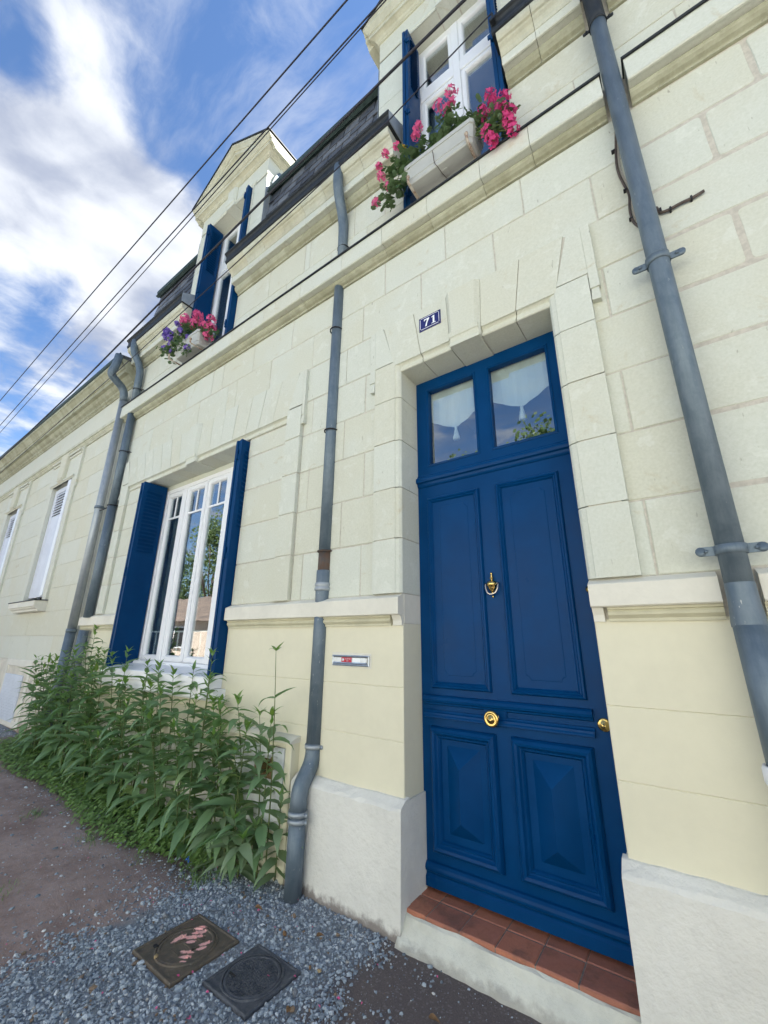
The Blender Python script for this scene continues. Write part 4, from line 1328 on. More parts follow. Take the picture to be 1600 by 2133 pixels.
obj('fixing_stud', MB().lathe([(0, -.02), (.016, -.018), (.020, 0), (.016, .014), (0, .02)], (.128, -.075, .835), 'z', 12), M['white'], rp)

# --- pipe at the left end of the house
lp = thing('drainpipe', 'grey drainpipe at the left end of the blue-shuttered house, right one of the close pair', 'drainpipe', (-5.63, -.07, .1), 'zinc drainpipes on the facade')
obj('pipe', MB().tube(arc_path([(-5.70, -.185, 5.38), (-5.69, -.19, 5.20), (-5.655, -.065, 4.98), (-5.64, -.058, 4.43)]), .047, 16), M['zinc'], lp)
obj('pipe', MB().tube([(-5.64, -.058, 4.26), (-5.63, -.058, 2.93)], .048, 18), M['zinc'], lp)
obj('pipe', MB().tube([(-5.63, -.058, 2.935), (-5.63, -.058, 1.58)], .049, 18), M['zinc_paint'], lp)
obj('pipe', MB().tube([(-5.632, -.064, 1.44), (-5.632, -.075, 1.05), (-5.632, -.09, .10)], .050, 18), M['zinc_paint'], lp)
for z in (4.62, 3.68, 2.94):
    hook(-5.632, -.058, z, .048, lp, M['iron'])
clamp(-5.632, -.075, 1.06, .051, M['zinc_light'], lp, .0, 0, .03)

# ================================================================== SMALL FIXTURES ON THE FACADE
# number plate
npl = thing('house_number_plate', 'dark blue enamel number plate reading 71 above the door', 'number plate', (-1.066, -.036, 3.386))
x0, x1, z0, z1 = -1.148, -.986, 3.330, 3.438
YP = -.0375
plate = obj('plate', MB().rings([[(x0, -.030, z0), (x1, -.030, z0), (x1, -.030, z1), (x0, -.030, z1)], [(x0, -.035, z0), (x1, -.035, z0), (x1, -.035, z1), (x0, -.035, z1)], [(x0 + .006, YP, z0 + .006), (x1 - .006, YP, z0 + .006), (x1 - .006, YP, z1 - .006), (x0 + .006, YP, z1 - .006)]], cap1=True), M['plate_blue'], npl)
m_ = MB()
a = .009
m_.box(x0 + a + .006, x1 - a - .006, YP - .0006, YP + .001, z1 - a - .003, z1 - a)
m_.box(x0 + a + .006, x1 - a - .006, YP - .0006, YP + .001, z0 + a, z0 + a + .003)
m_.box(x0 + a, x0 + a + .003, YP - .0006, YP + .001, z0 + a + .006, z1 - a - .006)
m_.box(x1 - a - .003, x1 - a, YP - .0006, YP + .001, z0 + a + .006, z1 - a - .006)
obj('border', m_, M['plate_white'], npl)


def flat(mb, poly, yf, yb):
    return mb.rings([[(x, yb, z) for x, z in poly], [(x, yf, z) for x, z in poly]], cap1=True)


m_ = MB()
sx, sz, bx, bz = .040, .060, -1.108, 3.354     # the 7
P7 = [[(0, 1), (0, .76), (.09, .76), (.16, .86), (.62, .86), (.98, .86), (1, 1)], [(.62, .862), (.98, .862), (.72, .58), (.56, .30), (.50, 0), (.20, 0), (.28, .26), (.44, .56)]]
for pl in P7:
    flat(m_, [(bx + u * sx, bz + v * sz) for u, v in pl], YP - .0007, YP + .001)
obj('digit', m_, M['plate_white'], npl)
m_ = MB()
bx = -1.056
P1 = [[(.34, .08), (.66, .08), (.66, 1), (.50, 1), (.34, .88)], [(.10, .80), (.342, .84), (.342, .90), (.50, 1.0), (.40, .98), (.10, .86)], [(.10, 0), (.90, 0), (.90, .06), (.662, .082), (.338, .082), (.10, .06)]]
for pl in P1:
    flat(m_, [(bx + u * sx, bz + v * sz) for u, v in pl], YP - .0007, YP + .001)
obj('digit', m_, M['plate_white'], npl)
m_ = MB()
for x, z in ((x0 + .007, z0 + .007), (x1 - .007, z0 + .007), (x0 + .007, z1 - .007), (x1 - .007, z1 - .007)):
    m_.lathe([(0, 0), (.003, 0), (.003, .001), (0, .0015)], (x, YP, z), 'y', 8)
obj('screw', m_, M['iron'], npl)


def text_part(name, body, size, x, y, z, mat, parent, font_scale=(1, 1)):
    cu = bpy.data.curves.new(name, 'FONT')
    cu.body = body
    cu.size = size
    cu.align_x = 'CENTER'
    cu.align_y = 'CENTER'
    cu.fill_mode = 'FRONT'
    tmp = bpy.data.objects.new('tmp', cu)
    COL.objects.link(tmp)
    me = bpy.data.meshes.new_from_object(tmp.evaluated_get(bpy.context.evaluated_depsgraph_get()))
    bpy.data.objects.remove(tmp)
    for v in me.vertices:
        v.co = Vector((v.co.x * font_scale[0] + x, y, v.co.y * font_scale[1] + z))
    me.materials.clear()
    me.materials.append(mat)
    return link(name, me, parent)


# letter slot in the painted wall
lb = thing('letter_slot', 'aluminium letter slot with a red sticker in the cream wall beside the drainpipe', 'letterbox', (-1.69, -.01, 1.236))
x0, x1, z0, z1 = -1.837, -1.548, 1.205, 1.266
obj('slot_frame', MB().frame(x0, x1, z0, z1, [(0, .004), (0, -.008), (.005, -.011), (.011, -.008), (.013, -.003), (.014, -.003)], False), M['alu'], lb)
obj('slot_flap', MB().rings([[(x0 + .014, -.0025, z0 + .012), (x1 - .02, -.0025, z0 + .012), (x1 - .02, -.0025, z1 - .013), (x0 + .014, -.0025, z1 - .013)], [(x0 + .014, -.0055, z0 + .014), (x1 - .02, -.0055, z0 + .014), (x1 - .02, -.0055, z1 - .014), (x0 + .014, -.0055, z1 - .014)]], cap1=True), M['alu'], lb)
obj('flap_lip', MB().extr_x([(-.003, z0 + .022), (-.010, z0 + .020), (-.0125, z0 + .015), (-.010, z0 + .010), (-.003, z0 + .009)], x0 + .012, x1 - .018), M['alu'], lb)
obj('back_plate', MB().box(x0 + .003, x1 - .003, .0005, .01, z0 + .003, z1 - .003), M['dark'], lb)
obj('sticker', MB().box(-1.763, -1.682, -.0064, -.005, 1.2265, 1.2535), M['sticker_red'], lb, 'red sticker')
m_ = MB().lathe([(0, 0), (.008, 0), (.008, .0006), (0, .0006)], (-1.750, -.0064, 1.240), 'y', 14)
obj('sticker_badge', m_, M['plate_white'], lb)
obj('sticker', MB().box(-1.675, -1.617, -.0063, -.005, 1.228, 1.252), M['plate_white'], lb, 'white sticker with a blue foot')
obj('sticker_stripe', MB().box(-1.675, -1.617, -.0063, -.005, 1.2225, 1.2278), M['sticker_blue'], lb)
text_part('sticker_text', 'PAS DE PUB', .0105, -1.714, -.0070, 1.2445, M['plate_white'], lb, (.80, 1))
text_part('sticker_text', 'MERCI', .008, -1.714, -.0070, 1.233, M['plate_white'], lb, (.8, 1))
m_ = MB().block([(x0 - .008, z0 - .008), (x1 + .012, z0 - .010), (x1 + .010, z1 + .012), (x0 - .006, z1 + .016)], -.0022, .004, .0015)
obj('filler_patch', m_, M['ledge'], lb)

# meter panel low in the wall
mp = thing('meter_panel', 'pale grey utility panel with a small brown-framed window, low behind the weeds', 'utility panel', (-2.38, -.065, .06))
m_ = MB()
x0, x1, z0, z1 = -2.66, -2.085, .06, .748
for a, b, c, d in ((x0, x0 + .04, .0, z1), (x1 - .055, x1, .0, z1), (x0 + .04, x1 - .055, .0, .28), (x0 + .04, x1 - .055, z1 - .03, z1)):
    m_.cbox(a, b, -.066, .02, c, d, .004)
obj('surround', m_, M['cream'], mp)
obj('cap', MB().extr_x([(.02, .786), (-.03, .780), (-.082, .760), (-.084, .7485), (.02, .7485)], x0 - .02, x1 + .006), M['ledge'], mp)
gx0, gx1, gz0, gz1 = -2.618, -2.142, .282, .716
obj('door_frame', MB().frame(gx0, gx1, gz0, gz1, [(0, .0), (0, -.070), (.010, -.074), (.05, -.074), (.058, -.066), (.075, -.060), (.078, -.055)], False), M['panel_grey'], mp)
bx0, bx1, bz0, bz1 = -2.41, -2.262, .545, .693
m_ = MB()
for a, b, c, d in ((gx0 + .076, bx0, gz0 + .076, gz1 - .02), (bx1, gx1 - .07, gz0 + .076, gz1 - .02), (bx0, bx1, gz0 + .076, bz0), (bx0, bx1, bz1, gz1 - .02)):
    m_.box(a, b, -.056, .01, c, d)
obj('panel_sheet', m_, M['panel_grey'], mp)
obj('window_frame', MB().frame(bx0, bx1, bz0, bz1, [(-.012, -.055), (-.012, -.062), (.0, -.066), (.014, -.060), (.016, -.04)], False), M['brown'], mp)
obj('window_glass', MB().box(bx0 + .006, bx1 - .006, -.042, -.038, bz0 + .006, bz1 - .006), simple_mat('brown_glass', (0.10, 0.075, 0.03), 0.15, var=0.3), mp)
obj('bottom_rail', MB().extr_x([(.0, .262), (-.086, .258), (-.090, .246), (-.07, .244), (.0, .246)], gx0 + .05, gx1 + .02), M['zinc_dark'], mp)

# cables beside the right pipe
cb = thing('cable', 'brown cable clipped to the wall along the left of the thick drainpipe', 'cable', (.11, -.02, 3.4))
pth = [(.140, -.008, 4.16), (.118, -.015, 4.0), (.098, -.014, 3.86), (.094, -.016, 3.76), (.108, -.014, 3.66), (.122, -.012, 3.58), (.104, -.014, 3.48), (.110, -.015, 3.39), (.128, -.016, 3.345), (.14, -.012, 3.36)]
obj('sheath', MB().tube(arc_path(pth, 3), .0065, 7), M['cable'], cb)
obj('sheath', MB().tube(arc_path([(p_[0] + .012, p_[1] + .003, p_[2] + .01) for p_ in pth[:-2]], 3), .004, 6), simple_mat('pale_cable_sheath', (0.42, 0.38, 0.32), 0.6), cb)
for x, z in ((.095, 3.93), (.108, 3.62), (.104, 3.42)):
    obj('cable_clip', MB().box(x - .009, x + .009, -.022, .006, z - .004, z + .004), M['iron'], cb)
cb = thing('cable', 'short brown cut-off cable running right from behind the thick drainpipe', 'cable', (.3, -.015, 3.38))
obj('sheath', MB().tube(arc_path([(.212, -.006, 3.42), (.222, -.012, 3.368), (.26, -.013, 3.362), (.30, -.012, 3.370), (.345, -.012, 3.366), (.395, -.012, 3.375)], 3), .0075, 7), M['cable'], cb)
for x, z in ((.225, 3.385), (.262, 3.363), (.345, 3.368)):
    obj('cable_clip', MB().box(x - .004, x + .004, -.021, .006, z - .010, z + .010), M['iron'], cb)

# ================================================================== NEIGHBOUR HOUSE ON THE LEFT
nb_ = thing('neighbour_house', 'low plain limestone house on the left with closed grey-white shutters', 'house', (-10.0, .2, .2))
NX0, NX1, NY = -19.0, -5.955, .025
NW = [(-8.50, -7.62), (-11.15, -10.27), (-13.8, -12.92), (-16.45, -15.57)]
NZ0, NZ1 = 1.90, 3.80
mb = MB()
cuts = sorted([NX0, NX1] + [v for w_ in NW for v in (w_[0] - .006, w_[1] + .006)])
for a, b in zip(cuts[:-1], cuts[1:]):
    inw = any(w_[0] - .01 < (a + b) / 2 < w_[1] + .01 for w_ in NW)
    if inw:
        mb.box(a, b, NY + .006, .40, 0.0, NZ0 - .02)
        mb.box(a, b, NY + .006, .40, NZ1 + .004, 5.2)
    else:
        mb.box(a, b, NY + .006, .40, 0.0, 5.2)
obj('wall', mb, M['mortar'], nb_)
nst = stone_mat('pale_neighbour_stone', (0.58, 0.59, 0.51), (0.565, 0.555, 0.45), (0.64, 0.64, 0.55), 0.35, 0.0, 0.2)
NC = [1.05, 1.38, 1.71, 2.04, 2.37, 2.70, 3.03, 3.36, 3.69, 4.00, 4.31]
for i in range(len(NC) - 1):
    z0, z1 = NC[i], NC[i + 1]
    spans = [(NX0, NX1)]
    if z1 > NZ0 and z0 < NZ1 + .5:
        e = sorted([NX0, NX1] + [v + s for w_ in NW for v, s in ((w_[0], -.14), (w_[1], .14))])
        spans = list(zip(e[::2], e[1::2]))
    for a, b in spans:
        n_ = max(1, round((b - a) / .95))
        for k in range(n_):
            q0, q1 = a + (b - a) * k / n_, a + (b - a) * (k + 1) / n_
            if i % 2 and n_ > 1 and 0 < k:
                q0 -= .25
            if i % 2 and n_ > 1 and k < n_ - 1:
                q1 -= .25
            g = .0018
            obj('stone_block', MB().block([(q0 + g, z0 + g), (q1 - g, z0 + g), (q1 - g, z1 - g), (q0 + g, z1 - g)], NY + rnd.uniform(-.001, .001), NY + .05, .002), nst, nb_)
m_ = MB()
m_.box(NX0, NX1, NY - .012, NY + .03, 0, .98)
m_.extr_x([(NY + .01, 1.05), (NY - .008, 1.04), (NY - .012, .98), (NY + .01, .98)], NX0, NX1)
obj('base_wall', m_, paint_mat('neighbour_base_render', (0.64, 0.60, 0.50), 0.85, 0.06, 60, 0.5, 0.006, dirt=(.18, .36, (.24, .17, .13), .9)), nb_)
obj('frieze', MB().box(NX0, NX1, NY - .006, .2, 4.44, 4.87), nst, nb_)
NBAND = [(.1, 4.31), (NY - .02, 4.31), (NY - .022, 4.325), (NY - .05, 4.345), (NY - .055, 4.36), (NY - .072, 4.362), (NY - .075, 4.405), (NY - .06, 4.41), (NY - .05, 4.43), (NY - .01, 4.44), (.1, 4.44)]
NCOR = [(.2, 4.86), (NY - .02, 4.86), (NY - .025, 4.885), (NY - .05, 4.90), (NY - .055, 4.93), (NY - .09, 4.95), (NY - .115, 4.985), (NY - .12, 5.0), (NY - .17, 5.005), (NY - .175, 5.06), (NY - .19, 5.065), (NY - .20, 5.10), (NY - .24, 5.145), (NY - .265, 5.16), (NY - .268, 5.19), (.2, 5.19)]
x = NX1
k = 0
while x > NX0:
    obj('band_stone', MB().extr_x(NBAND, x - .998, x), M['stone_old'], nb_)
    x -= 1.0
x = NX1
while x > NX0:
    obj('cornice_stone', MB().extr_x(NCOR, x - .548, x), M['stone_dark'], nb_)
    x -= .55
obj('gutter', MB().extr_x([(.0, 5.192), (NY - .262, 5.192), (NY - .285, 5.205), (NY - .292, 5.235), (NY - .285, 5.262), (NY - .27, 5.262), (NY - .26, 5.215), (.0, 5.215)], NX0, NX1 - .002), M['zinc_green'], nb_)
mb = MB()
mb.rings([[(NX0, -.24, 5.24), (NX1, -.24, 5.24), (NX1, 4.5, 5.9), (NX0, 4.5, 5.9)], [(NX0, -.2, 5.19), (NX1, -.2, 5.19), (NX1, 4.5, 5.19), (NX0, 4.5, 5.19)]], cap0=True, cap1=True)
obj('roof', mb, M['slate'], nb_)
for wi, (a, b) in enumerate(NW):
    c = (a + b) / 2
    # flat surround with ears, lintel panel and keystone
    m_ = MB()
    for s in (-1, 1):
        e0, e1 = sorted((c + s * (b - a) / 2, c + s * ((b - a) / 2 + .15)))
        m_.cbox(e0, e1, NY - .034, .3, NZ0 - .02, NZ1 - .10, .003)
        e0, e1 = sorted((c + s * (b - a) / 2, c + s * ((b - a) / 2 + .20)))
        m_.cbox(e0, e1, NY - .0355, .3, NZ1 - .10, 4.308, .003)
        m_.box(*sorted((c + s * ((b - a) / 2 + .165), c + s * ((b - a) / 2 + .195))), NY - .030, NY, NZ1 - .17, NZ1 - .101)
    m_.cbox(a + .001, b - .001, NY - .0345, .3, NZ1 + .002, 4.307, .003)
    sur = obj('window_surround', m_, nst, nb_)
    m_ = MB()
    for z0_, yv in ((4.24, .075), (4.195, .055)):
        m_.box(c - .62, c + .62, NY - yv, NY - .02, z0_, z0_ + .03)
    obj('lintel_fillet', m_, nst, sur)
    m_ = MB().block([(c - .11, 3.86), (c + .11, 3.86), (c + .14, 4.306), (c - .14, 4.306)], NY - .095, NY, .014)
    m_.extr_x([(NY - .0, 3.86), (NY - .09, 3.86), (NY - .094, 3.84), (NY - .05, 3.81), (NY, 3.80)], c - .10, c + .10)
    obj('keystone', m_, nst, sur)
    obj('lintel_moulding', MB().extr_x([(NY, NZ1 + .05), (NY - .062, NZ1 + .045), (NY - .066, NZ1 + .022), (NY - .042, NZ1 + .012), (NY - .042, NZ1 + .002), (NY, NZ1 + .002)], a - .08, b + .08), nst, sur)
    # sill
    sl = obj('sill', MB().extr_x([(.2, 1.875), (NY - .15, 1.868), (NY - .152, 1.785), (NY - .135, 1.780), (NY - .13, 1.765), (NY - .10, 1.745), (NY - .095, 1.722), (NY, 1.720), (.2, 1.72)], a - .17, b + .17), M['ledge'], nb_)
    obj('sill_zinc', MB().extr_x([(.2, 1.885), (NY - .16, 1.874), (NY - .163, 1.864), (NY - .158, 1.860), (.2, 1.876)], a - .185, b + .185), M['zinc_dark'], sl)
    # one leaf closed, the edge of the folded one beside it
    e0, e1 = a + .004, b - .125
    sh = obj('shutter', MB().cbox(e0, e1, NY + .020, NY + .050, 1.945, 3.28, .004), M['shutter_white'], nb_)
    m_ = MB()
    for q0, q1, r0, r1 in ((e0, e0 + .12, 3.28, 3.765), (e1 - .05, e1, 3.28, 3.765), (e0 + .12, e1 - .05, 3.69, 3.765)):
        m_.box(q0, q1, NY + .020, NY + .050, r0, r1)
    m_.box(e0 + .12, e0 + .126, NY + .017, NY + .0205, 1.96, 3.27)
    obj('shutter_rail', m_, M['shutter_white'], sh)
    for k in range(8):
        zc = 3.305 + k * .049
        m_ = MB().rings([[(e0 + .12, NY + .023, zc), (e0 + .12, NY + .023, zc + .02), (e0 + .12, NY + .047, zc + .038), (e0 + .12, NY + .047, zc + .018)], [(e1 - .05, NY + .023, zc), (e1 - .05, NY + .023, zc + .02), (e1 - .05, NY + .047, zc + .038), (e1 - .05, NY + .047, zc + .018)]], cap0=True, cap1=True)
        obj('louvre_slat', m_, M['shutter_white'], sh)
    obj('folded_shutter', MB().cbox(b - .12, b - .005, NY - .045, NY + .09, 1.945, 3.78, .004), M['white'], nb_)
    m_ = MB()
    m_.box(c - .012, c + .018, NY + .03, NY + .056, 1.92, 1.99)
    m_.tube([(c, NY + .04, 1.95), (c + .02, NY + .01, 1.945)], .008, 6)
    obj('shutter_bolt', m_, M['zinc_light'], nb_)
    obj('opening_back', MB().box(a, b, NY + .14, NY + .16, 1.88, 3.81), M['dark'], nb_)
# white meter cupboard in the base
m_ = MB()
cup = obj('cupboard', MB().cbox(-8.42, -7.62, NY - .030, .1, .26, .85, .006), paint_mat('white_ribbed_cupboard', (0.60, 0.64, 0.70), 0.6, 0.03, 60, 0.1, 0.001), nb_)
for k in range(15):
    obj('rib', MB().box(-8.39, -7.65, NY - .034, NY - .028, .30 + k * .033, .312 + k * .033), cup.data.materials[0], cup)
obj('cupboard_frame', MB().frame(-8.52, -7.36, .20, 1.055, [(0, NY + .01), (0, NY - .020), (.012, NY - .026), (.09, NY - .026), (.095, NY - .012)], False), M['ledge'], nb_)

lp2 = thing('drainpipe', 'pale zinc drainpipe with a curved top at the right end of the neighbouring house', 'drainpipe', (-6.08, -.06, .15), 'zinc drainpipes on the facade')
obj('elbow', MB().tube(arc_path([(-5.98, -.255, 5.22), (-5.97, -.275, 5.02), (-6.01, -.30, 4.90), (-6.06, -.075, 4.78), (-6.065, -.05, 4.60)], 8), .052, 16), M['zinc'], lp2)
obj('pipe', MB().tube([(-6.065, -.05, 4.66), (-6.08, -.045, 3.0), (-6.08, -.045, 1.45)], .049, 18), M['zinc_light'], lp2)
obj('pipe', MB().tube([(-6.08, -.047, 1.46), (-6.08, -.06, .12)], .053, 18), M['zinc'], lp2)
for z in (4.66, 3.0, 1.44):
    clamp(-6.075, -.047, z, .051, M['zinc_light'] if z > 4 else M['zinc'], lp2, .0, 0, .035)
obj('wall_tie', MB().tube([(-6.03, -.05, 2.95), (-5.69, -.06, 2.94)], .007, 6), M['iron'], lp2)

# ================================================================== FLOWER BOXES
def planter(x0, x1, y0, y1, z0, z1, label, endmark):
    t_ = thing('flower_box', label, 'flower box', ((x0 + x1) / 2, y1, z0), 'flower boxes under the dormer windows')
    m2 = MB()
    fl = .022                                   # walls lean outwards

    def ring(z, o, r=.018):
        a, b, c, d = x0 - o, x1 + o, y0 - o, y1 + o
        return [(a + r, c, z), (b - r, c, z), (b, c + r, z), (b, d - r, z), (b - r, d, z), (a + r, d, z), (a, d - r, z), (a, c + r, z)]
    h = z1 - z0
    m2.rings([ring(z0, -.006), ring(z0 + .006, 0), ring(z0 + h * .22, fl * .2), ring(z0 + h * .235, fl * .2 + .004), ring(z0 + h * .80, fl), ring(z0 + h * .81, fl + .006), ring(z1, fl + .008), ring(z1, fl - .004), ring(z1 - .03, fl - .006)], cap0=True, cap1=False)
    obj('box', m2, M['planter'], t_)
    m2 = MB()
    m2.box(x0, x1, y0 + .004, y1 - .004, z1 - .04, z1 - .022)
    obj('earth', m2, M['soil'], t_)
    m2 = MB()
    xm = (x0 + x1) / 2 + .02
    m2.box(xm - .022, xm + .022, y0 + .05, y0 + .095, z0 - .0045, z0 + .002)
    obj('moulded_mark', m2, M['planter'], t_)
    if endmark:
        for k in range(3):
            obj('moulded_mark', MB().box(x1 + .012, x1 + .020, y0 + .06 + k * .003, y1 - .05, z0 + .10 - k * .012, z0 + .104 - k * .012), M['planter'], t_)
    return t_


def bracket(x, y0, y1, z, label):
    t_ = thing('planter_bracket', label, 'bracket', (x, y1, z), 'iron flower box brackets')
    m2 = MB().tube([(x, y1, z - .012), (x, y0, z - .012), (x, y0 - .012, z - .004), (x, y0 - .010, z + .035)], .010, 4, smooth=False)
    obj('bar', m2, M['rust_paint'], t_)
    m2 = MB().lathe([(0, -.012), (.012, -.006), (.014, .004), (.008, .012), (0, .012)], (x, y0 - .012, z + .038), 'z', 8)
    obj('tip', m2, M['rust_paint'], t_)


planter(-1.115, -.625, -.205, -.055, 4.475, 4.640, 'pale grey plastic flower box with pink geraniums above the front door', False)
bracket(-1.095, -.225, .0, 4.47, 'rusty bracket under the left end of the flower box above the door')
bracket(-.645, -.225, .0, 4.47, 'rusty bracket under the right end of the flower box above the door')
planter(-4.355, -3.885, -.185, -.040, 4.470, 4.635, 'pale grey plastic flower box with purple and pink flowers at the left dormer', True)
bracket(-4.385, -.235, .0, 4.465, 'brown iron bracket under the left end of the left dormer flower box')
bracket(-3.925, -.235, .0, 4.465, 'rusty bracket under the right end of the left dormer flower box')
# thin wire hanging over the right-hand box
tag(obj('hanging_wire', MB().tube(arc_path([(-.905, -.228, 4.63), (-.893, -.232, 4.58), (-.895, -.212, 4.50), (-.880, -.206, 4.468), (-.868, -.12, 4.466), (-.85, -.06, 4.466)], 3), .0022, 5), M['cable']), 'thin grey wire looped over the front of the flower box above the door', 'wire')


def flower_head(c, r, mat, parent, n=13, pr=.016):
    """an umbel of five-petalled florets"""
    m2 = MB()
    c = Vector(c)
    for k in range(n):
        th = math.acos(1 - 1.55 * (k + .5) / n)
        ph = k * 2.399 + rnd.uniform(-.3, .3)
        d = Vector((math.sin(th) * math.cos(ph), math.sin(th) * math.sin(ph), math.cos(th)))
        o = c + d * r * rnd.uniform(.75, 1.1)
        d = (d + Vector((rnd.uniform(-.5, .5), rnd.uniform(-.5, .5), rnd.uniform(-.3, .3)))).normalized()
        a = d.orthogonal().normalized()
        b = d.cross(a)
        for q in range(5):
            t0 = 2 * math.pi * q / 5 + k
            s = pr * rnd.uniform(.8, 1.25)
            u = a * math.cos(t0) + b * math.sin(t0)
            w = a * math.cos(t0 + 1.57) + b * math.sin(t0 + 1.57)
            lift = d * s * rnd.uniform(.1, .5)
            m2.face([o, o + u * s * .6 + w * s * .42 + lift * .5, o + u * s * 1.15 + lift, o + u * s * .6 - w * s * .42 + lift * .5])
    # pedicels
    return obj('flower_head', m2, mat, parent)


def leaf_disc(m2, c, r, d, lobes=7):
    a = d.orthogonal().normalized()
    b = d.cross(a)
    ring = []
    n = lobes * 2
    for k in range(n):
        rr = r * (1.0 if k % 2 == 0 else .80) * rnd.uniform(.92, 1.08)
        t0 = 2 * math.pi * k / n
        ring.append(c + a * rr * math.cos(t0) + b * rr * math.sin(t0) + d * r * rnd.uniform(.05, .25))
    i0 = len(m2.v)
    m2.v.append(tuple(c))
    m2.v += [tuple(p_) for p_ in ring]
    for k in range(n - 1):
        m2.f.append([i0, i0 + 1 + k, i0 + 2 + k])
        m2.s.append(True)


def flowering_plant(name, label, cat, base, heads, leaf_pts, spread, nleaf, mat, hr, pr, extra=(), stems=True, lr=(.018, .034), leafmat='leaf_ger', group=None):
    t_ = thing(name, label, cat, base, group)
    m2 = MB()
    for lp_ in leaf_pts:
        for k in range(nleaf):
            c = Vector(lp_) + Vector((rnd.gauss(0, spread), rnd.gauss(0, spread * .55), rnd.gauss(0, spread * .8)))
            d = Vector((rnd.uniform(-.8, .8), rnd.uniform(-1.0, .3), rnd.uniform(.1, 1.2))).normalized()
            leaf_disc(m2, c, rnd.uniform(*lr), d)
    lo = obj('foliage', m2, M[leafmat], t_)
    lo['kind'] = 'stuff'
    m2 = MB()
    for hd in list(heads) + [l_ for l_ in leaf_pts]:
        b_ = Vector(base) + Vector((rnd.uniform(-.05, .05), rnd.uniform(-.03, .03), 0))
        e_ = Vector(hd)
        md = (b_ + e_) / 2 + Vector((rnd.uniform(-.03, .03), -.015, .04))
        m2.tube(arc_path([b_, md, e_], 3), .0026, 5)
    so = obj('stems', m2, M['stem'], t_)
    so['kind'] = 'stuff'
    for hd in heads:
        flower_head(hd, hr * rnd.uniform(.8, 1.15), mat, t_, 13, pr)
    for hd, mt in extra:
        flower_head(hd, hr * .7, mt, t_, 9, pr)
    return t_


G2 = 'geraniums in the flower box above the door'
flowering_plant('geranium', 'pink geranium trailing over the left end of the flower box above the door', 'flower', (-1.08, -.13, 4.61),
                [(-1.235, -.17, 5.06), (-1.33, -.19, 5.04), (-1.385, -.20, 4.94), (-1.36, -.2, 4.80), (-1.29, -.2, 4.63), (-1.41, -.2, 4.56)],
                [(-1.11, -.16, 4.86), (-1.05, -.15, 4.80), (-1.20, -.17, 4.82), (-1.25, -.18, 4.78), (-1.22, -.19, 4.66), (-1.23, -.19, 4.55), (-1.31, -.19, 4.55), (-1.14, -.17, 4.72), (-1.19, -.18, 4.60)], .050, 22, M['pink'], .026, .016, [((-1.175, -.18, 4.96), M['yellow'])], group=G2)
flowering_plant('geranium', 'tall pink geranium in the middle of the flower box above the door', 'flower', (-.87, -.13, 4.61),
                [(-.76, -.155, 5.20), (-.865, -.16, 5.16), (-.77, -.16, 5.07), (-.815, -.15, 5.05), (-1.07, -.16, 5.02), (-1.04, -.16, 5.10)],
                [(-.73, -.15, 4.80), (-.81, -.15, 4.85), (-.79, -.15, 4.90), (-.88, -.15, 4.80), (-.96, -.16, 4.80), (-.90, -.16, 4.73), (-1.0, -.15, 4.74), (-.78, -.15, 4.98)], .048, 24, M['pink'], .034, .018, group=G2)
flowering_plant('geranium', 'large magenta geranium spilling over the right end of the flower box above the door', 'flower', (-.68, -.13, 4.61),
                [(-.49, -.16, 4.85), (-.475, -.16, 4.76), (-.40, -.17, 4.70), (-.43, -.16, 4.66), (-.55, -.16, 4.74), (-.52, -.17, 4.65), (-.375, -.17, 4.54), (-.385, -.17, 4.45), (-.37, -.16, 4.38), (-.53, -.17, 4.51), (-.51, -.18, 4.42), (-.49, -.17, 4.38), (-.41, -.17, 4.60), (-.395, -.165, 4.50)],
                [(-.62, -.15, 4.73), (-.68, -.15, 4.77), (-.58, -.15, 4.67), (-.50, -.16, 4.54), (-.46, -.15, 4.49), (-.44, -.15, 4.58), (-.64, -.14, 4.68)], .045, 22, M['magenta'], .032, .018, group=G2)
G1 = 'flowers in the left dormer flower box'
flowering_plant('geranium', 'bright pink geranium at the right of the left dormer flower box', 'flower', (-3.98, -.11, 4.60),
                [(-4.42, -.14, 5.13), (-4.43, -.14, 5.08), (-4.34, -.14, 5.04), (-4.13, -.14, 5.03), (-4.07, -.14, 4.97), (-4.12, -.14, 4.91), (-4.11, -.14, 4.85), (-3.88, -.14, 4.74), (-3.75, -.14, 4.75), (-3.72, -.14, 4.62), (-3.80, -.14, 4.66), (-3.78, -.13, 4.55)],
                [(-4.14, -.15, 4.83), (-4.03, -.15, 4.70), (-3.88, -.14, 4.65), (-3.80, -.14, 4.62), (-3.70, -.13, 4.54), (-4.25, -.15, 4.86), (-4.32, -.15, 4.93)], .05, 20, M['pink'], .045, .024, group=G1)
flowering_plant('verbena', 'purple flowering plant hanging over the left of the left dormer flower box', 'flower', (-4.25, -.11, 4.60),
                [(-4.72, -.2, 5.05), (-4.75, -.2, 5.00), (-4.62, -.2, 4.96), (-4.53, -.2, 4.90), (-4.68, -.2, 4.92), (-4.53, -.2, 4.82), (-4.49, -.18, 5.05), (-4.33, -.2, 4.86), (-4.27, -.2, 4.80), (-4.09, -.2, 4.63), (-4.68, -.2, 4.77), (-4.45, -.2, 4.61), (-4.07, -.2, 4.48), (-4.50, -.2, 4.73), (-4.66, -.2, 5.0), (-4.58, -.2, 4.88)],
                [(-4.30, -.18, 4.78), (-4.37, -.19, 4.75), (-4.33, -.2, 4.66), (-4.19, -.2, 4.54), (-4.09, -.2, 4.46), (-4.43, -.2, 4.56), (-4.58, -.2, 4.67), (-4.60, -.2, 4.71), (-4.19, -.19, 4.68), (-4.37, -.2, 4.60), (-4.25, -.2, 4.60)], .055, 24, M['purple'], .032, .020, lr=(.014, .028), group=G1)

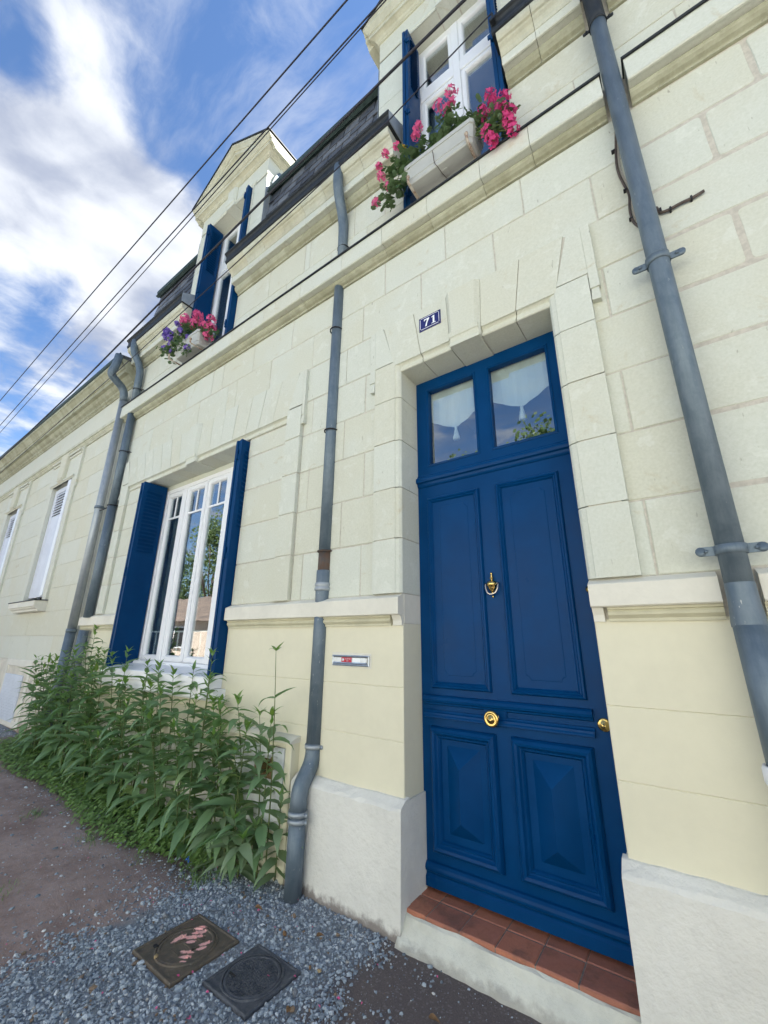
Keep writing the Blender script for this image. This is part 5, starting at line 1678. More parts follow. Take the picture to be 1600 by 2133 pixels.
# ================================================================== TALL WEEDS ALONG THE WALL
def leaf_mesh(mat, L, Wd, droop, fold, seg=6):
    """a lance-shaped leaf along +X, folded on its midrib and drooping"""
    m2 = MB()
    rows = []
    ang = 0.0
    x, z = 0.0, 0.0
    for i in range(seg + 1):
        u = i / seg
        w_ = Wd * (math.sin(math.pi * min(1, u * 1.02) ** .62) ** 1.1) * (1 - .25 * u) + .0006
        if u < .1:
            w_ = .0018 + u * Wd * .8
        lift = w_ * fold
        jog = rnd.uniform(-.04, .04) * Wd
        rows.append([(x, -w_ + jog, z + lift), (x, jog, z), (x, w_ + jog, z + lift)])
        ang -= droop / seg * (0.4 + 1.2 * u)
        x += L / seg * math.cos(ang)
        z += L / seg * math.sin(ang)
    m2.rings(rows, closed=False, smooth=True)
    me = m2.mesh('leaf')
    me.materials.append(mat)
    return me


LEAVES = {k: [leaf_mesh(M[k], rnd.uniform(.92, 1.08) * .165, rnd.uniform(.0205, .0290), d, rnd.uniform(.15, .5)) for d in (.25, .6, .9, 1.3, 1.7, .45)] for k in ('leaf', 'leaf_pale', 'leaf_young')}
ENV = [(-7.2, .62), (-6.88, .95), (-6.2, 1.0), (-5.8, 1.08), (-5.0, 1.28), (-4.7, 1.18), (-3.9, 1.10), (-3.5, 1.12), (-2.95, 1.04), (-2.6, 1.0), (-2.3, .94), (-2.05, .88)]


def env(x):
    for (x0, h0), (x1, h1) in zip(ENV[:-1], ENV[1:]):
        if x0 <= x <= x1:
            return h0 + (h1 - h0) * (x - x0) / (x1 - x0)
    return .6


WEEDS = 'tall leafy weeds growing along the foot of the wall'


def weed(x, y, h, lean, label, pal, first_leaf=.12, step_=.062, lscale=1.0, bare=None):
    gz = ground_z(x)
    o = bpy.data.objects.new('weed_plant', None)
    o.location = (x, y, gz)
    o.empty_display_size = .05
    COL.objects.link(o)
    tag(o, label, 'plant', WEEDS)
    lx, ly = lean
    pt = []
    for i in range(7):
        u = i / 6
        pt.append(Vector((lx * u ** 1.8 + .008 * math.sin(3.0 * u + x * 9), ly * u ** 1.8 + .008 * math.sin(2.4 * u + x * 5), h * u * (1 - .10 * (abs(lx) + abs(ly)) * u))))
    s_ = obj('stem', MB().tube(pt, [.0042, .0042, .004, .0036, .003, .0024, .0014], 6), M['stem'])
    s_.parent = o
    zz = first_leaf
    az = rnd.uniform(0, 6.28)
    while zz < h:
        u = zz / h
        if bare and bare[0] < u < bare[1]:
            zz += step_
            continue
        f = u * 6
        i = min(5, int(f))
        c = pt[i].lerp(pt[i + 1], f - i)
        az += 1.57 + rnd.uniform(-.35, .35)
        top = u > .93
        size = (.70 + .65 * math.sin(math.pi * min(.98, max(.1, u * .85 + .12)))) * lscale
        if top:
            size *= .60
        for s in (0, 1):
            if rnd.random() < .06:
                continue
            ll = rnd.uniform(.8, 1.2) * size
            kind = 'leaf_young' if (top and rnd.random() < .7) else (pal if rnd.random() < .8 else 'leaf')
            lf = bpy.data.objects.new('leaf', LEAVES[kind][rnd.randrange(6)])
            lf.parent = o
            lf.location = c + Vector((rnd.uniform(-.002, .002), rnd.uniform(-.002, .002), rnd.uniform(-.012, .012)))
            pitch = -rnd.uniform(.0, .6) if not top else -rnd.uniform(.7, 1.25)
            if u < .35:
                pitch += .45
            lf.rotation_euler = (rnd.uniform(-.35, .35), pitch, az + s * math.pi + rnd.uniform(-.3, .3))
            lf.scale = (ll, ll * rnd.uniform(.85, 1.2), ll)
            COL.objects.link(lf)
        zz += step_ * rnd.uniform(.75, 1.25) * (1.0 if u < .8 else .6)
    # tuft of young leaves at the tip
    for k in range(4):
        lf = bpy.data.objects.new('leaf', LEAVES['leaf_young'][k])
        lf.parent = o
        lf.location = pt[-1]
        lf.rotation_euler = (rnd.uniform(-.3, .3), -rnd.uniform(.5, 1.2), az + k * 1.57)
        q_ = rnd.uniform(.35, .55)
        lf.scale = (q_, q_, q_)
        COL.objects.link(lf)
    return o


LAB_BACK = 'tall green weed in the row against the wall under the window'
LAB_FRONT = 'shorter weed leaning out at the front of the clump under the window'
LAB_RIGHT = 'pale grey-green weed at the right end of the clump in front of the grey panel'
LAB_LEFT = 'dark weed at the far left end of the clump in front of the neighbouring house'
nplants = 0


def weed_label(x, back):
    for lim, where in ((-6.4, 'at the far left tip of the clump'), (-5.9, 'in front of the neighbouring house wall'), (-5.4, 'in front of the pair of drainpipes'), (-4.85, 'below the end of the painted ledge'), (-4.3, 'in front of the left blue shutter'),
                       (-3.7, 'below the left half of the white window sill'), (-3.1, 'below the right half of the white window sill'), (-2.7, 'below the right blue shutter'), (0, 'in front of the grey utility panel')):
        if x < lim:
            return ('tall green weed against the wall ' if back else 'shorter weed leaning out into the street ') + where
x = -6.35
while x < -2.18:
    y = rnd.uniform(-.20, -.05)
    e = env(x)
    h = e * rnd.uniform(.80, 1.0)
    lab = weed_label(x, True)
    weed(x, y, h, (rnd.uniform(-.06, .06), rnd.uniform(-.12, .0)), lab, 'leaf_pale' if (x > -2.75 and rnd.random() < .6) else 'leaf', .16)
    x += rnd.uniform(.085, .135)
    nplants += 1
x = -5.9
while x < -2.3:
    y = rnd.uniform(-.24, -.12)
    e = env(x)
    h = e * rnd.uniform(.40, .78)
    lab = weed_label(x, False)
    weed(x, y, h, (rnd.uniform(-.08, .10), rnd.uniform(-.15, -.02)), lab, 'leaf_pale' if (x > -2.9 and rnd.random() < .7) else 'leaf', .07)
    x += rnd.uniform(.10, .17)
    nplants += 1
for k in range(6):                            # low shoots at the right-hand foot of the clump
    x = rnd.uniform(-2.75, -2.10)
    weed(x, rnd.uniform(-.22, -.06), rnd.uniform(.22, .5), (rnd.uniform(.0, .12), rnd.uniform(-.16, -.02)), LAB_RIGHT, 'leaf_pale', .04, .045, .9)
weed(-2.165, -.13, 1.24, (-.02, -.03), 'tallest lone weed stem at the right, with bare stretches between its leaves', 'leaf', .50, .16, .95, (.80, .93))
weed(-2.86, -.17, 1.20, (.02, -.03), 'tall weed stem rising in front of the right blue shutter', 'leaf', .14, .075, 1.0)
weed(-5.0, -.18, 1.34, (.03, -.02), 'tallest weed at the left, rising before the drainpipe pair', 'leaf', .2, .08, 1.0)

# low ground cover in front of the weeds
m_ = MB()
for k in range(9500):
    x = rnd.uniform(-6.7, -2.55)
    u = rnd.random() ** 1.3
    reach = .33 + .05 * math.sin(x * 3.1) + (0.0 if x < -3.6 else (x + 3.6) * -.14)
    y = -.10 - u * max(.12, reach) + rnd.gauss(0, .025)
    h = rnd.uniform(.0, .12) * (1 - .65 * u)
    d = Vector((rnd.uniform(-.5, .5), rnd.uniform(-.9, .1), 1)).normalized()
    leaf_disc(m_, Vector((x, y, ground_z(x) + .006 + h)), rnd.uniform(.009, .018), d, 3)
tag(obj('ground_cover', m_, M['leaf_cover']), 'low small-leaved green ground cover creeping in front of the weeds', 'ground cover', kind='stuff')
# tufts of grass in the dirt
m_ = MB()
for cx_, cy_, n_, h_ in ((-3.45, -.52, 60, .05), (-2.50, -.32, 90, .07), (-2.62, -.24, 70, .09), (-3.0, -.42, 40, .04), (-4.2, -.62, 60, .05), (-2.46, -.16, 60, .10), (-3.9, -.95, 30, .04), (-5.2, -.75, 50, .05), (-3.2, -1.0, 25, .03)):
    for k in range(n_):
        b_ = Vector((cx_ + rnd.gauss(0, .05), cy_ + rnd.gauss(0, .04), ground_z(cx_)))
        a_ = rnd.uniform(0, 6.28)
        ln = h_ * rnd.uniform(.5, 1.2)
        t_ = b_ + Vector((math.cos(a_) * ln * .8, math.sin(a_) * ln * .8, ln * rnd.uniform(.3, .9)))
        s_ = Vector((-math.sin(a_), math.cos(a_), 0)) * .0016
        md = (b_ + t_) / 2 + Vector((0, 0, ln * .25))
        m_.face([b_ - s_, b_ + s_, md + s_ * .8, md - s_ * .8])
        m_.face([md - s_ * .8, md + s_ * .8, t_])
tag(obj('grass_tufts', m_, M['leaf_cover']), 'small tufts of grass and moss in the bare earth', 'grass', kind='stuff')

# ================================================================== GRAVEL
ico_v = []
ph_ = (1 + 5 ** .5) / 2
for a, b in ((1, ph_), (-1, ph_), (1, -ph_), (-1, -ph_)):
    ico_v += [(0, a, b), (a, b, 0), (b, 0, a)]
ico_v = np.array(ico_v, float)
ico_v /= np.linalg.norm(ico_v[0])
d2 = ((ico_v[:, None] - ico_v[None]) ** 2).sum(-1)
ed = d2[d2 > .01].min() * 1.1
ico_f = []
for i in range(12):
    for j in range(i + 1, 12):
        for k in range(j + 1, 12):
            if d2[i, j] < ed and d2[j, k] < ed and d2[i, k] < ed:
                n_ = np.cross(ico_v[j] - ico_v[i], ico_v[k] - ico_v[i])
                ico_f.append((i, j, k) if n_.dot(ico_v[i]) > 0 else (i, k, j))
ico_f = np.array(ico_f)


def pebbles(name, xy, size, sink, mat, flat=.62):
    n = len(xy)
    rotz = npr.uniform(0, 6.28, n)
    sc = size[:, None] * np.stack([npr.uniform(.75, 1.35, n), npr.uniform(.6, 1.0, n), npr.uniform(.45, .85, n) * flat / .62], 1)
    V = np.repeat(ico_v[None], n, 0) * npr.uniform(.58, 1.30, (n, 12, 1))
    V = V * sc[:, None, :]
    tl = npr.normal(0, .45, n)
    c_, s_ = np.cos(tl)[:, None], np.sin(tl)[:, None]
    V = np.stack([V[..., 0], V[..., 1] * c_ - V[..., 2] * s_, V[..., 1] * s_ + V[..., 2] * c_], -1)
    c_, s_ = np.cos(rotz)[:, None], np.sin(rotz)[:, None]
    V = np.stack([V[..., 0] * c_ - V[..., 1] * s_, V[..., 0] * s_ + V[..., 1] * c_, V[..., 2]], -1)
    gz = .05 + .027 * np.maximum(0, -xy[:, 0] - 2.6)
    V += np.stack([xy[:, 0], xy[:, 1], gz + size * sink], 1)[:, None, :]
    F = (ico_f[None] + (np.arange(n) * 12)[:, None, None]).reshape(-1, 3)
    me = bpy.data.meshes.new(name)
    me.from_pydata(V.reshape(-1, 3).tolist(), [], F.tolist())
    at = me.attributes.new('tone', 'FLOAT', 'FACE')
    at.data.foreach_set('value', np.repeat(npr.uniform(0, 1, n), 20))
    me.materials.append(mat)
    return link(name, me)


gm2, t, bs, out = new_mat('slate_grey_gravel')
tone = t.add('ShaderNodeAttribute', attribute_name='tone').outputs['Fac']
rp_ = t.add('ShaderNodeValToRGB', {0: tone})
cr = rp_.color_ramp
cr.interpolation = 'LINEAR'
while len(cr.elements) > 1:
    cr.elements.remove(cr.elements[-1])
for k, (ps, cc) in enumerate(((0.0, (.115, .140, .165)), (.35, (.225, .265, .305)), (.70, (.335, .385, .425)), (.90, (.46, .50, .53)), (.945, (.55, .56, .56)), (.952, (.16, .115, .08)), (.975, (.22, .155, .10)), (.98, (.14, .15, .17)), (1.0, (.34, .33, .30)))):
    e = cr.elements[0] if k == 0 else cr.elements.new(ps)
    e.position = ps
    e.color = cc + (1,)
p = pos_of(t)
setv(t, bs.inputs['Base Color'], t.mix(.3, rp_.outputs[0], t.mix(t.noise(p, 120.0, 4.0), (.2, .2, .2), (.9, .9, .9)), 'OVERLAY'))
bs.inputs['Roughness'].default_value = .75
bump(t, bs, t.noise(p, 260.0, 3.0), .4, .002)

N_ = 30000
gx = npr.uniform(-2.75, -1.02, N_)
gy = npr.uniform(-1.55, .0, N_)
wv = .07 * np.sin(gy * 7.3) + .05 * np.sin(gy * 17.0 + 1.0) + .03 * np.sin(gy * 41.0)
dl = gx - (-2.50 + wv)
wr_ = .05 * np.sin(gy * 9.0 + 2.0) + .03 * np.sin(gy * 23.0)
dr = (-1.36 + wr_ + np.clip(-.25 - gy, 0, 1) * .42) - gx
pr_ = np.clip(dl / .10 + .5, 0, 1) * np.clip(dr / .12 + .5, .0, 1)
pr_ = np.maximum(pr_, np.where((dl > -.25) & (dr > 0), .10, 0))
pr_ = np.maximum(pr_, np.where((dr > -.3) & (dl > 0), .035, 0))
pr_ = np.where((gx < -2.2) & (gy > -.12), pr_ * .3, pr_)
lids = [(-2.046, -.643, .163), (-1.667, -.580, .140)]
keep = npr.uniform(0, 1, N_) < pr_
for lx, ly, lh in lids:
    keep &= ~((np.abs(gx - lx) < lh) & (np.abs(gy - ly) < lh))
keep &= gy < -.066
gx, gy = gx[keep], gy[keep]
gsz = np.clip(npr.lognormal(math.log(.0054), .38, len(gx)),   .0025, .0145)
tag(pebbles('gravel', np.stack([gx, gy], 1), gsz, .35, gm2), 'slate grey gravel bed round the two drain covers in front of the house', 'gravel', kind='stuff')
# thin scatter of chips over the dirt at the left
N_ = 12000
gx = npr.uniform(-5.6, -2.4, N_)
gy = npr.uniform(-1.5, -.25, N_)
k_ = np.exp(-((gy + .45 + .04 * (gx + 2.6)) / .22) ** 2) * np.exp((gx + 2.5) * .55) * .75 + .11
keep = npr.uniform(0, 1, N_) < k_
gx, gy = gx[keep], gy[keep]
gsz = np.clip(npr.lognormal(math.log(.0038), .55, len(gx)), .002, .016)
tag(pebbles('stone_chips', np.stack([gx, gy], 1), gsz, .15, gm2, .45), 'loose stone chips scattered over the bare earth', 'gravel', kind='stuff')
N_ = 900
tag(pebbles('far_gravel', np.stack([npr.uniform(-10.5, -7.1, N_), npr.uniform(-.75, .0, N_)], 1), npr.uniform(.006, .013, N_), .3, gm2), 'patch of pale gravel by the wall of the neighbouring house', 'gravel', kind='stuff')
# grit on the dark asphalt by the step
N_ = 1500
gx = npr.uniform(-1.35, .2, N_)
gy = npr.uniform(-.9, -.10, N_)
tag(pebbles('grit', np.stack([gx, gy], 1), np.clip(npr.lognormal(math.log(.0018), .5, N_), .0008, .006), .2, gm2, .5), 'fine grit lying on the dark asphalt in front of the step', 'grit', kind='stuff')

# fallen petals
for nm, n_, xr, yr, mt in (('fallen_petals', 60, (-2.6, -.95), (-1.1, -.1), 'pink'), ('fallen_petals', 12, (-4.2, -2.5), (-1.3, -.5), 'pink')):
    m_ = MB()
    for k in range(n_):
        c = Vector((rnd.uniform(*xr), rnd.uniform(*yr), 0))
        c.z = ground_z(c.x) + .012
        d = Vector((rnd.uniform(-.6, .6), rnd.uniform(-.6, .6), 1)).normalized()
        a = d.orthogonal().normalized()
        b = d.cross(a)
        r_ = rnd.uniform(.0035, .008)
        th = rnd.uniform(0, 6.28)
        u, w_ = a * math.cos(th) + b * math.sin(th), b * math.cos(th) - a * math.sin(th)
        m_.face([c - u * r_, c + w_ * r_ * .7 + d * .003, c + u * r_, c - w_ * r_ * .7 + d * .003])
    tag(obj(nm, m_, M[mt]), 'pink petals fallen on the gravel' if xr[1] > -2 else 'pink petals fallen on the bare earth at the left', 'petals', kind='stuff')
# ochre pebbles, dead leaves and a scrap of toy
PB = 'single ochre pebble'
for x, y, r_, lab, mt in ((-1.76, -.335, .012, 'ochre pebble lying between the drain covers and the drainpipe', 'dead'), (-1.80, -.325, .008, 'small brown pebble beside the ochre pebble', 'dead'), (-1.475, -.40, .013, 'pale yellow pebble to the right of the dark drain cover', 'yellowish'), (-1.52, -.405, .009, 'small ochre pebble next to the pale yellow pebble', 'dead'), (-2.075, -.765, .011, 'round buff pebble lying on the rusty drain cover', 'yellowish')):
    if mt not in M:
        M[mt] = simple_mat('buff_pebble', (0.42, 0.31, 0.16), 0.8, var=.3, vscale=60)
    o = pebbles('pebble', np.array([[x, y]]), np.array([r_]), .9 if y > -.7 else 1.5, M[mt])
    tag(o, lab, 'pebble')
for x, y, a, lab in ((-2.02, -.30, .4, 'reddish dead leaf on the gravel behind the rusty drain cover'), (-1.42, -.62, 2.0, 'curled dead leaf on the gravel right of the dark drain cover'), (-1.62, -.27, 1.1, 'small red-brown dead leaf on the gravel near the wall'), (-1.0, -.33, .3, 'pale curled dead leaf on the asphalt before the step')):
    lf = link('dead_leaf', leaf_mesh(M['dead'], .045, .010, .9, .6))
    lf.location = (x, y, ground_z(x) + .018)
    lf.rotation_euler = (.3, -.1, a)
    tag(lf, lab, 'leaf')
m_ = MB()
for k in range(5):
    a = k * 1.256
    m_.face([(0, 0, .012), (.016 * math.cos(a - .45), .016 * math.sin(a - .45), .018), (.028 * math.cos(a), .028 * math.sin(a), .010), (.016 * math.cos(a + .45), .016 * math.sin(a + .45), .018)])
m_.lathe([(.008, .012), (.008, .018), (0, .020)], (0, 0, 0), 'z', 8)
o = obj('plastic_flower', m_, simple_mat('bright_blue_plastic', (0.03, 0.16, 0.55), 0.4))
o.location = (-2.72, -.245, ground_z(-2.72) + .012)
o.rotation_euler = (.5, .2, .4)
tag(o, 'small bright blue plastic flower lying at the foot of the weeds', 'toy flower')
m_ = MB()
m_.rings([[(-.02, -.012, .004), (.0, -.015, .012), (.022, -.010, .006)], [(-.018, .010, .010), (.002, .012, .018), (.024, .014, .006)]], closed=False)
o = obj('green_scrap', m_, simple_mat('lime_plastic', (0.22, 0.55, 0.10), 0.5))
o.location = (-2.86, -.25, ground_z(-2.86) + .008)
tag(o, 'small lime green scrap lying left of the blue plastic flower', 'scrap')

# ================================================================== DRAIN COVERS
def cover_mat(name, a, b, paint):
    m, t, bs, out = new_mat(name)
    p = pos_of(t)
    n = t.noise(p, 22.0, 6.0, .65)
    c = t.mix(t.smooth(n, .35, .65), a, b)
    c = t.mix(t.math('MULTIPLY', t.smooth(t.noise(p, 70.0, 5.0, .7), .56, .70), .5), c, (.17, .165, .16))
    if paint:
        # strokes of pink marking paint sprayed across the lid
        tot = None
        sp_ = t.add('ShaderNodeSeparateXYZ', {0: p})
        for cx_, cy_, rx, ry, an in ((-2.100, -.545, .030, .013, .9), (-2.078, -.562, .034, .013, .9), (-2.060, -.585, .030, .012, .9), (-2.082, -.605, .034, .014, .8), (-2.055, -.622, .026, .011, .8), (-2.118, -.645, .012, .030, .2), (-2.105, -.625, .010, .02, .4),
                                     (-1.992, -.590, .011, .030, -.4), (-1.978, -.615, .010, .024, -.4), (-2.005, -.665, .032, .011, .5), (-1.985, -.685, .028, .010, .6), (-1.965, -.705, .016, .008, .5)):
            ca, sa = math.cos(an), math.sin(an)
            dx = t.math('SUBTRACT', sp_.outputs[0], cx_)
            dy = t.math('SUBTRACT', sp_.outputs[1], cy_)
            u = t.math('DIVIDE', t.math('ADD', t.math('MULTIPLY', dx, ca), t.math('MULTIPLY', dy, sa)), rx)
            v = t.math('DIVIDE', t.math('SUBTRACT', t.math('MULTIPLY', dy, ca), t.math('MULTIPLY', dx, sa)), ry)
            g = t.math('POWER', 2.718, t.math('MULTIPLY', t.math('ADD', t.math('MULTIPLY', u, u), t.math('MULTIPLY', v, v)), -1.0))
            tot = g if tot is None else t.math('MAXIMUM', tot, g)
        wv_ = t.noise(t.vmath('MULTIPLY', p, (120.0, 200.0, 60.0)), 1.0, 5.0, .7)
        k = t.smooth(t.math('ADD', tot, t.math('MULTIPLY', t.math('SUBTRACT', wv_, .5), 1.6)), .40, .52)
        c = t.mix(k, c, t.mix(t.noise(p, 60.0, 2.0), (.86, .40, .39), (.80, .48, .41)))
    setv(t, bs.inputs['Base Color'], c)
    bs.inputs['Roughness'].default_value = .7
    bs.inputs['Metallic'].default_value = .15
    bump(t, bs, t.math('ADD', n, t.noise(p, 140.0, 3.0)), .5, .003)
    return m


def drain_cover(cx_, cy_, hw, r, z, label, mat, ribs, rot=0.0):
    t_ = thing('drain_cover', label, 'drain cover', (cx_, cy_, z), 'drain covers in the gravel')
    m2 = MB()
    n = 32

    def sq(h, zz):
        out = []
        for k in range(n):
            a = 2 * math.pi * k / n
            c, s = math.cos(a), math.sin(a)
            q_ = h / max(abs(c), abs(s))
            out.append((cx_ + q_ * c, cy_ + q_ * s, zz))
        return out

    def ci(rr, zz):
        return [(cx_ + rr * math.cos(2 * math.pi * k / n), cy_ + rr * math.sin(2 * math.pi * k / n), zz) for k in range(n)]
    m2.rings([sq(hw, z - .05), sq(hw, z - .001), sq(hw - .004, z + .004), sq(hw - .011, z + .004), sq(hw - .014, z), ci(r + .012, z), ci(r + .009, z + .005), ci(r + .004, z + .005), ci(r + .003, z - .012), ci(r, z - .012)])
    obj('frame', m2, mat, t_)
    m2 = MB()
    m2.rings([ci(r + .0015, z - .013), ci(r + .001, z + .002), ci(r - .004, z + .0045), ci(r - .010, z + .0045), ci(r - .012, z + .001), ci(r - .013, z + .001)], cap1=True)
    lid = obj('lid', m2, mat, t_)
    m2 = MB()
    for a, b, c, d in ribs:
        if max(math.hypot(q1, q2) for q1 in (a, b) for q2 in (c, d)) < r - .012:
            m2.box(cx_ + a, cx_ + b, cy_ + c, cy_ + d, z, z + .004)
    o = obj('raised_pattern', m2, mat, lid)
    o['kind'] = 'stuff'
    m2 = MB().box(cx_ - r * .80, cx_ - r * .50, cy_ - r * .42, cy_ - r * .36, z, z + .0052) if ribs and ribs[0][1] - ribs[0][0] < .02 else MB().box(cx_ - r * .95, cx_ - r * .75, cy_ - r * .78, cy_ - r * .66, z, z + .0055)
    obj('lifting_slot', m2, M['dark'], t_)
    return t_


ribs = []
s_ = .0135
for i in range(-9, 10):
    for j in range(-9, 10):
        if (i + j) % 2 == 0:
            ribs.append((i * s_, i * s_ + .0108, j * s_, j * s_ + .0035))
        else:
            ribs.append((i * s_ + .003, i * s_ + .0065, j * s_ - .003, j * s_ + .0075))
drain_cover(-1.667, -.580, .135, .112, .060, 'dark square drain cover with a round patterned lid, nearer the door', cover_mat('dark_cover', (.050, .056, .068), (.085, .092, .105), False), ribs)
ribs2 = [(-.05, .05, -.004, .004), (-.05, -.042, -.03, .03), (.042, .05, -.03, .03), (-.03, .03, .05, .058), (-.03, .03, -.058, -.05), (-.08, -.06, .02, .04), (.06, .08, -.04, -.02)] + [(-.07 + k * .02, -.06 + k * .02, .07, .076) for k in range(8)]
drain_cover(-2.046, -.643, .158, .118, .060, 'rusty square drain cover splashed with pink marking paint', cover_mat('rusty_cover', (.085, .072, .055), (.135, .105, .075), True), ribs2)

# ================================================================== OVERHEAD WIRES
def wire(pts, r, label):
    m2 = MB().tube(pts, r, 6)
    tag(obj('overhead_wire', m2, M['wire']), label, 'wire', 'overhead wires along the street')


wire([(-60, -.70, 5.2), (-30, -.70, 5.85), (-10.8, -.70, 6.02), (-6.1, -.70, 6.09), (-1.3, -.70, 6.10), (6, -.70, 6.16), (30, -.7, 6.6)], .0065, 'uppermost black overhead wire against the sky')
wire([(-60, -.60, 4.4), (-30, -.60, 4.9), (-10.6, -.60, 5.46), (-5.4, -.60, 5.73), (-2.42, -.60, 5.84), (-1.1, -.60, 5.90), (6, -.60, 6.2), (30, -.6, 7.2)], .006, 'second overhead wire from the top, of the close pair')
wire([(-60, -.60, 4.1), (-30, -.60, 4.6), (-10.4, -.60, 5.22), (-5.0, -.60, 5.57), (-2.35, -.60, 5.77), (-1.08, -.60, 5.85), (6, -.60, 6.25), (30, -.6, 7.4)], .0045, 'third overhead wire, thinner, just under the second')
wire([(-60, -.50, 3.9), (-30, -.50, 4.2), (-10.3, -.50, 4.63), (-6.7, -.50, 4.78), (-3.92, -.50, 5.01), (-1.59, -.50, 5.17), (-1.12, -.50, 5.21), (-.45, -.50, 5.24), (4, -.50, 5.35), (30, -.5, 6.2)], .0095, 'lowest thick black cable passing in front of both dormers')
wire([(-12, -.30, 4.62), (-5.88, -.28, 4.87), (-3.25, -.27, 5.06), (-1.25, -.26, 5.25), (-.40, -.25, 5.46)], .0045, 'thin cable strung along the gutter to a hook beside the upper right dormer')

# ================================================================== ACROSS THE STREET (seen in the panes, but for the added pale houses)
op = thing('opposite_house', 'low house with a tiled roof across the street, mirrored in the ground floor window', 'house', (-20, -11, .5))
m_ = MB()
m_.box(-34, -12, -16, -9.5, -.1, 2.35)
obj('wall', m_, paint_mat('sunlit_beige_render', (.55, .46, .38), .9, .05, 30, .3, .01), op)
m_ = MB()
m_.rings([[(-34.3, -9.1, 2.25), (-34.3, -12.75, 4.0), (-34.3, -16.4, 2.25)], [(-11.7, -9.1, 2.25), (-11.7, -12.75, 4.0), (-11.7, -16.4, 2.25)]], cap0=True, cap1=True)
obj('roof', m_, simple_mat('old_brown_tiles', (.20, .15, .12), .9, col2=(.10, .08, .07), vscale=3.0, bstr=.6, bscale=8), op)
for x in (-30, -26, -22, -18, -14.5):
    f_ = obj('window', MB().box(x - .6, x + .6, -9.52, -9.44, .9, 2.0), M['white'], op)
    obj('pane', MB().box(x - .52, x + .52, -9.43, -9.42, .98, 1.92), M['dark'], f_)


def added_townhouse(x0, x1, h, label, col):  # unseen houses added to bounce sunlight onto the shaded facade
    t_ = thing('opposite_house', label, 'house', ((x0 + x1) / 2, -11, 0))
    mt = paint_mat('added_house_render', col, .9, .04, 30, .2, .006)
    y0, y1 = -8.6, -14.5
    ops = []
    n_ = int((x1 - x0) / 2.2)
    for k in range(n_):
        c_ = x0 + (k + .5) * (x1 - x0) / n_
        ops.append((c_, .95, 2.35) if k != n_ // 2 else (c_, .0, 2.35))
    m2 = MB()
    cuts_ = [x0] + [v for c_, _, _ in ops for v in (c_ - .48, c_ + .48)] + [x1]
    for i_, (a_, b_) in enumerate(zip(cuts_[:-1], cuts_[1:])):
        if i_ % 2 == 0:
            m2.box(a_, b_, y1, y0, -.3, h)
        else:
            c_, z0_, z1_ = ops[i_ // 2]
            if z0_ > 0:
                m2.box(a_, b_, y1, y0, -.3, z0_)
            m2.box(a_, b_, y1, y0, z1_, 3.35)
            m2.box(a_, b_, y1, y0, 4.75, h)
            m2.box(a_, b_, y1, y0 - .3, z0_, z1_)
            m2.box(a_, b_, y1, y0 - .3, 3.35, 4.75)
    obj('wall', m2, mt, t_)
    for c_, z0_, z1_ in ops:
        for q0, q1 in ((z0_, z1_), (3.35, 4.75)):
            f_ = obj('window' if q0 > 0 else 'door', MB().box(c_ - .47, c_ + .47, y0 - .25, y0 - .2, q0 + .01, q1 - .01), M['white'] if q0 > 0 else M['brown'], t_)
            if q0 > 0:
                for s_ in (-1, 1):
                    obj('pane', MB().box(c_ + s_ * .22 - .17, c_ + s_ * .22 + .17, y0 - .205, y0 - .195, q0 + .1, q1 - .1), M['dark'], f_)
    m2 = MB()
    m2.rings([[(x0 - .1, y0 + .35, h), (x0 - .1, (y0 + y1) / 2, h + 1.4), (x0 - .1, y1 - .3, h)], [(x1 + .1, y0 + .35, h), (x1 + .1, (y0 + y1) / 2, h + 1.4), (x1 + .1, y1 - .3, h)]], cap0=True, cap1=True)
    obj('roof', m2, M['slate'], t_)


added_townhouse(-9.5, .8, 5.3, 'added unseen pale two-storey house opposite the blue door, bouncing sun onto the facade', (.66, .68, .63))
added_townhouse(.9, 12.5, 5.5, 'second added unseen pale house across the street, further right, bouncing sun back', (.65, .665, .61))


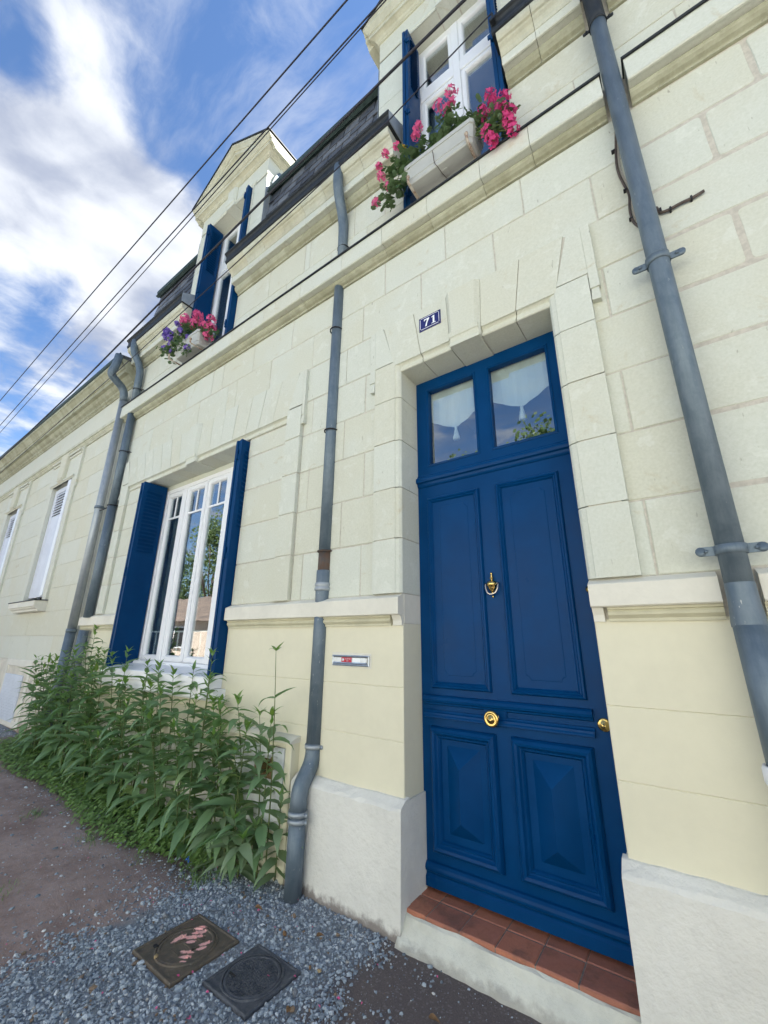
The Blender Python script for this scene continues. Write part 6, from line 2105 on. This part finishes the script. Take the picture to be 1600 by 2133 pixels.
def tree(x, y, h, cr_, label, trunk_h):
    t_ = thing('tree', label, 'tree', (x, y, 0), 'trees across the street')
    m2 = MB()
    m2.tube([(x, y, 0), (x + .1, y, trunk_h * .6), (x, y + .1, trunk_h * 1.3)], [.22, .17, .10], 10)
    for k in range(7):
        a = k * .9
        m2.tube([(x, y, trunk_h * (.7 + .06 * k)), (x + math.cos(a) * cr_ * .4, y + math.sin(a) * cr_ * .4, trunk_h + (h - trunk_h) * .4), (x + math.cos(a) * cr_ * .7, y + math.sin(a) * cr_ * .7, trunk_h + (h - trunk_h) * .65)], [.07, .045, .02], 6)
    obj('trunk', m2, M['bark'], t_)
    m2 = MB()
    cl_ = [(Vector((x + rnd.gauss(0, cr_ * .5), y + rnd.gauss(0, cr_ * .5), trunk_h + (h - trunk_h) * rnd.uniform(.05, .95))), rnd.uniform(.3, .6) * cr_) for _ in range(26)]
    for c, r_ in cl_:
        u = (c.z - trunk_h) / (h - trunk_h)
        c.x = x + (c.x - x) * (1.25 - u)
        c.y = y + (c.y - y) * (1.25 - u)
        for k in range(130):
            o = c + Vector((rnd.gauss(0, 1), rnd.gauss(0, 1), rnd.gauss(0, .8))).normalized() * r_ * rnd.uniform(.3, 1.0)
            d = Vector((rnd.uniform(-1, 1), rnd.uniform(-1, 1), rnd.uniform(-.2, 1))).normalized()
            a = d.orthogonal().normalized() * rnd.uniform(.07, .15)
            b = d.cross(a) * .7
            m2.face([o - a, o - b, o + a, o + b])
    c_ = obj('crown', m2, M['tree_leaf'], t_)
    return t_


tree(-32.5, -17.5, 11.8, 2.9, 'tall leafy tree behind the opposite tiled house, mirrored at the right of the window', 3.4)
tree(-37.5, -18.0, 9.0, 2.9, 'rounded tree behind the opposite tiled house, mirrored in the middle of the window', 2.6)
tree(-43.0, -18.5, 8.2, 2.9, 'broad low tree behind the far end of the opposite tiled house', 2.4)
tree(-4.3, -17, 12.2, 2.4, 'leafy tree across the street, mirrored at the foot of the pane over the door', 3.0)
tree(-9.2, -18, 12.0, 2.4, 'slender tree across the street, mirrored in the left pane over the door', 3.0)
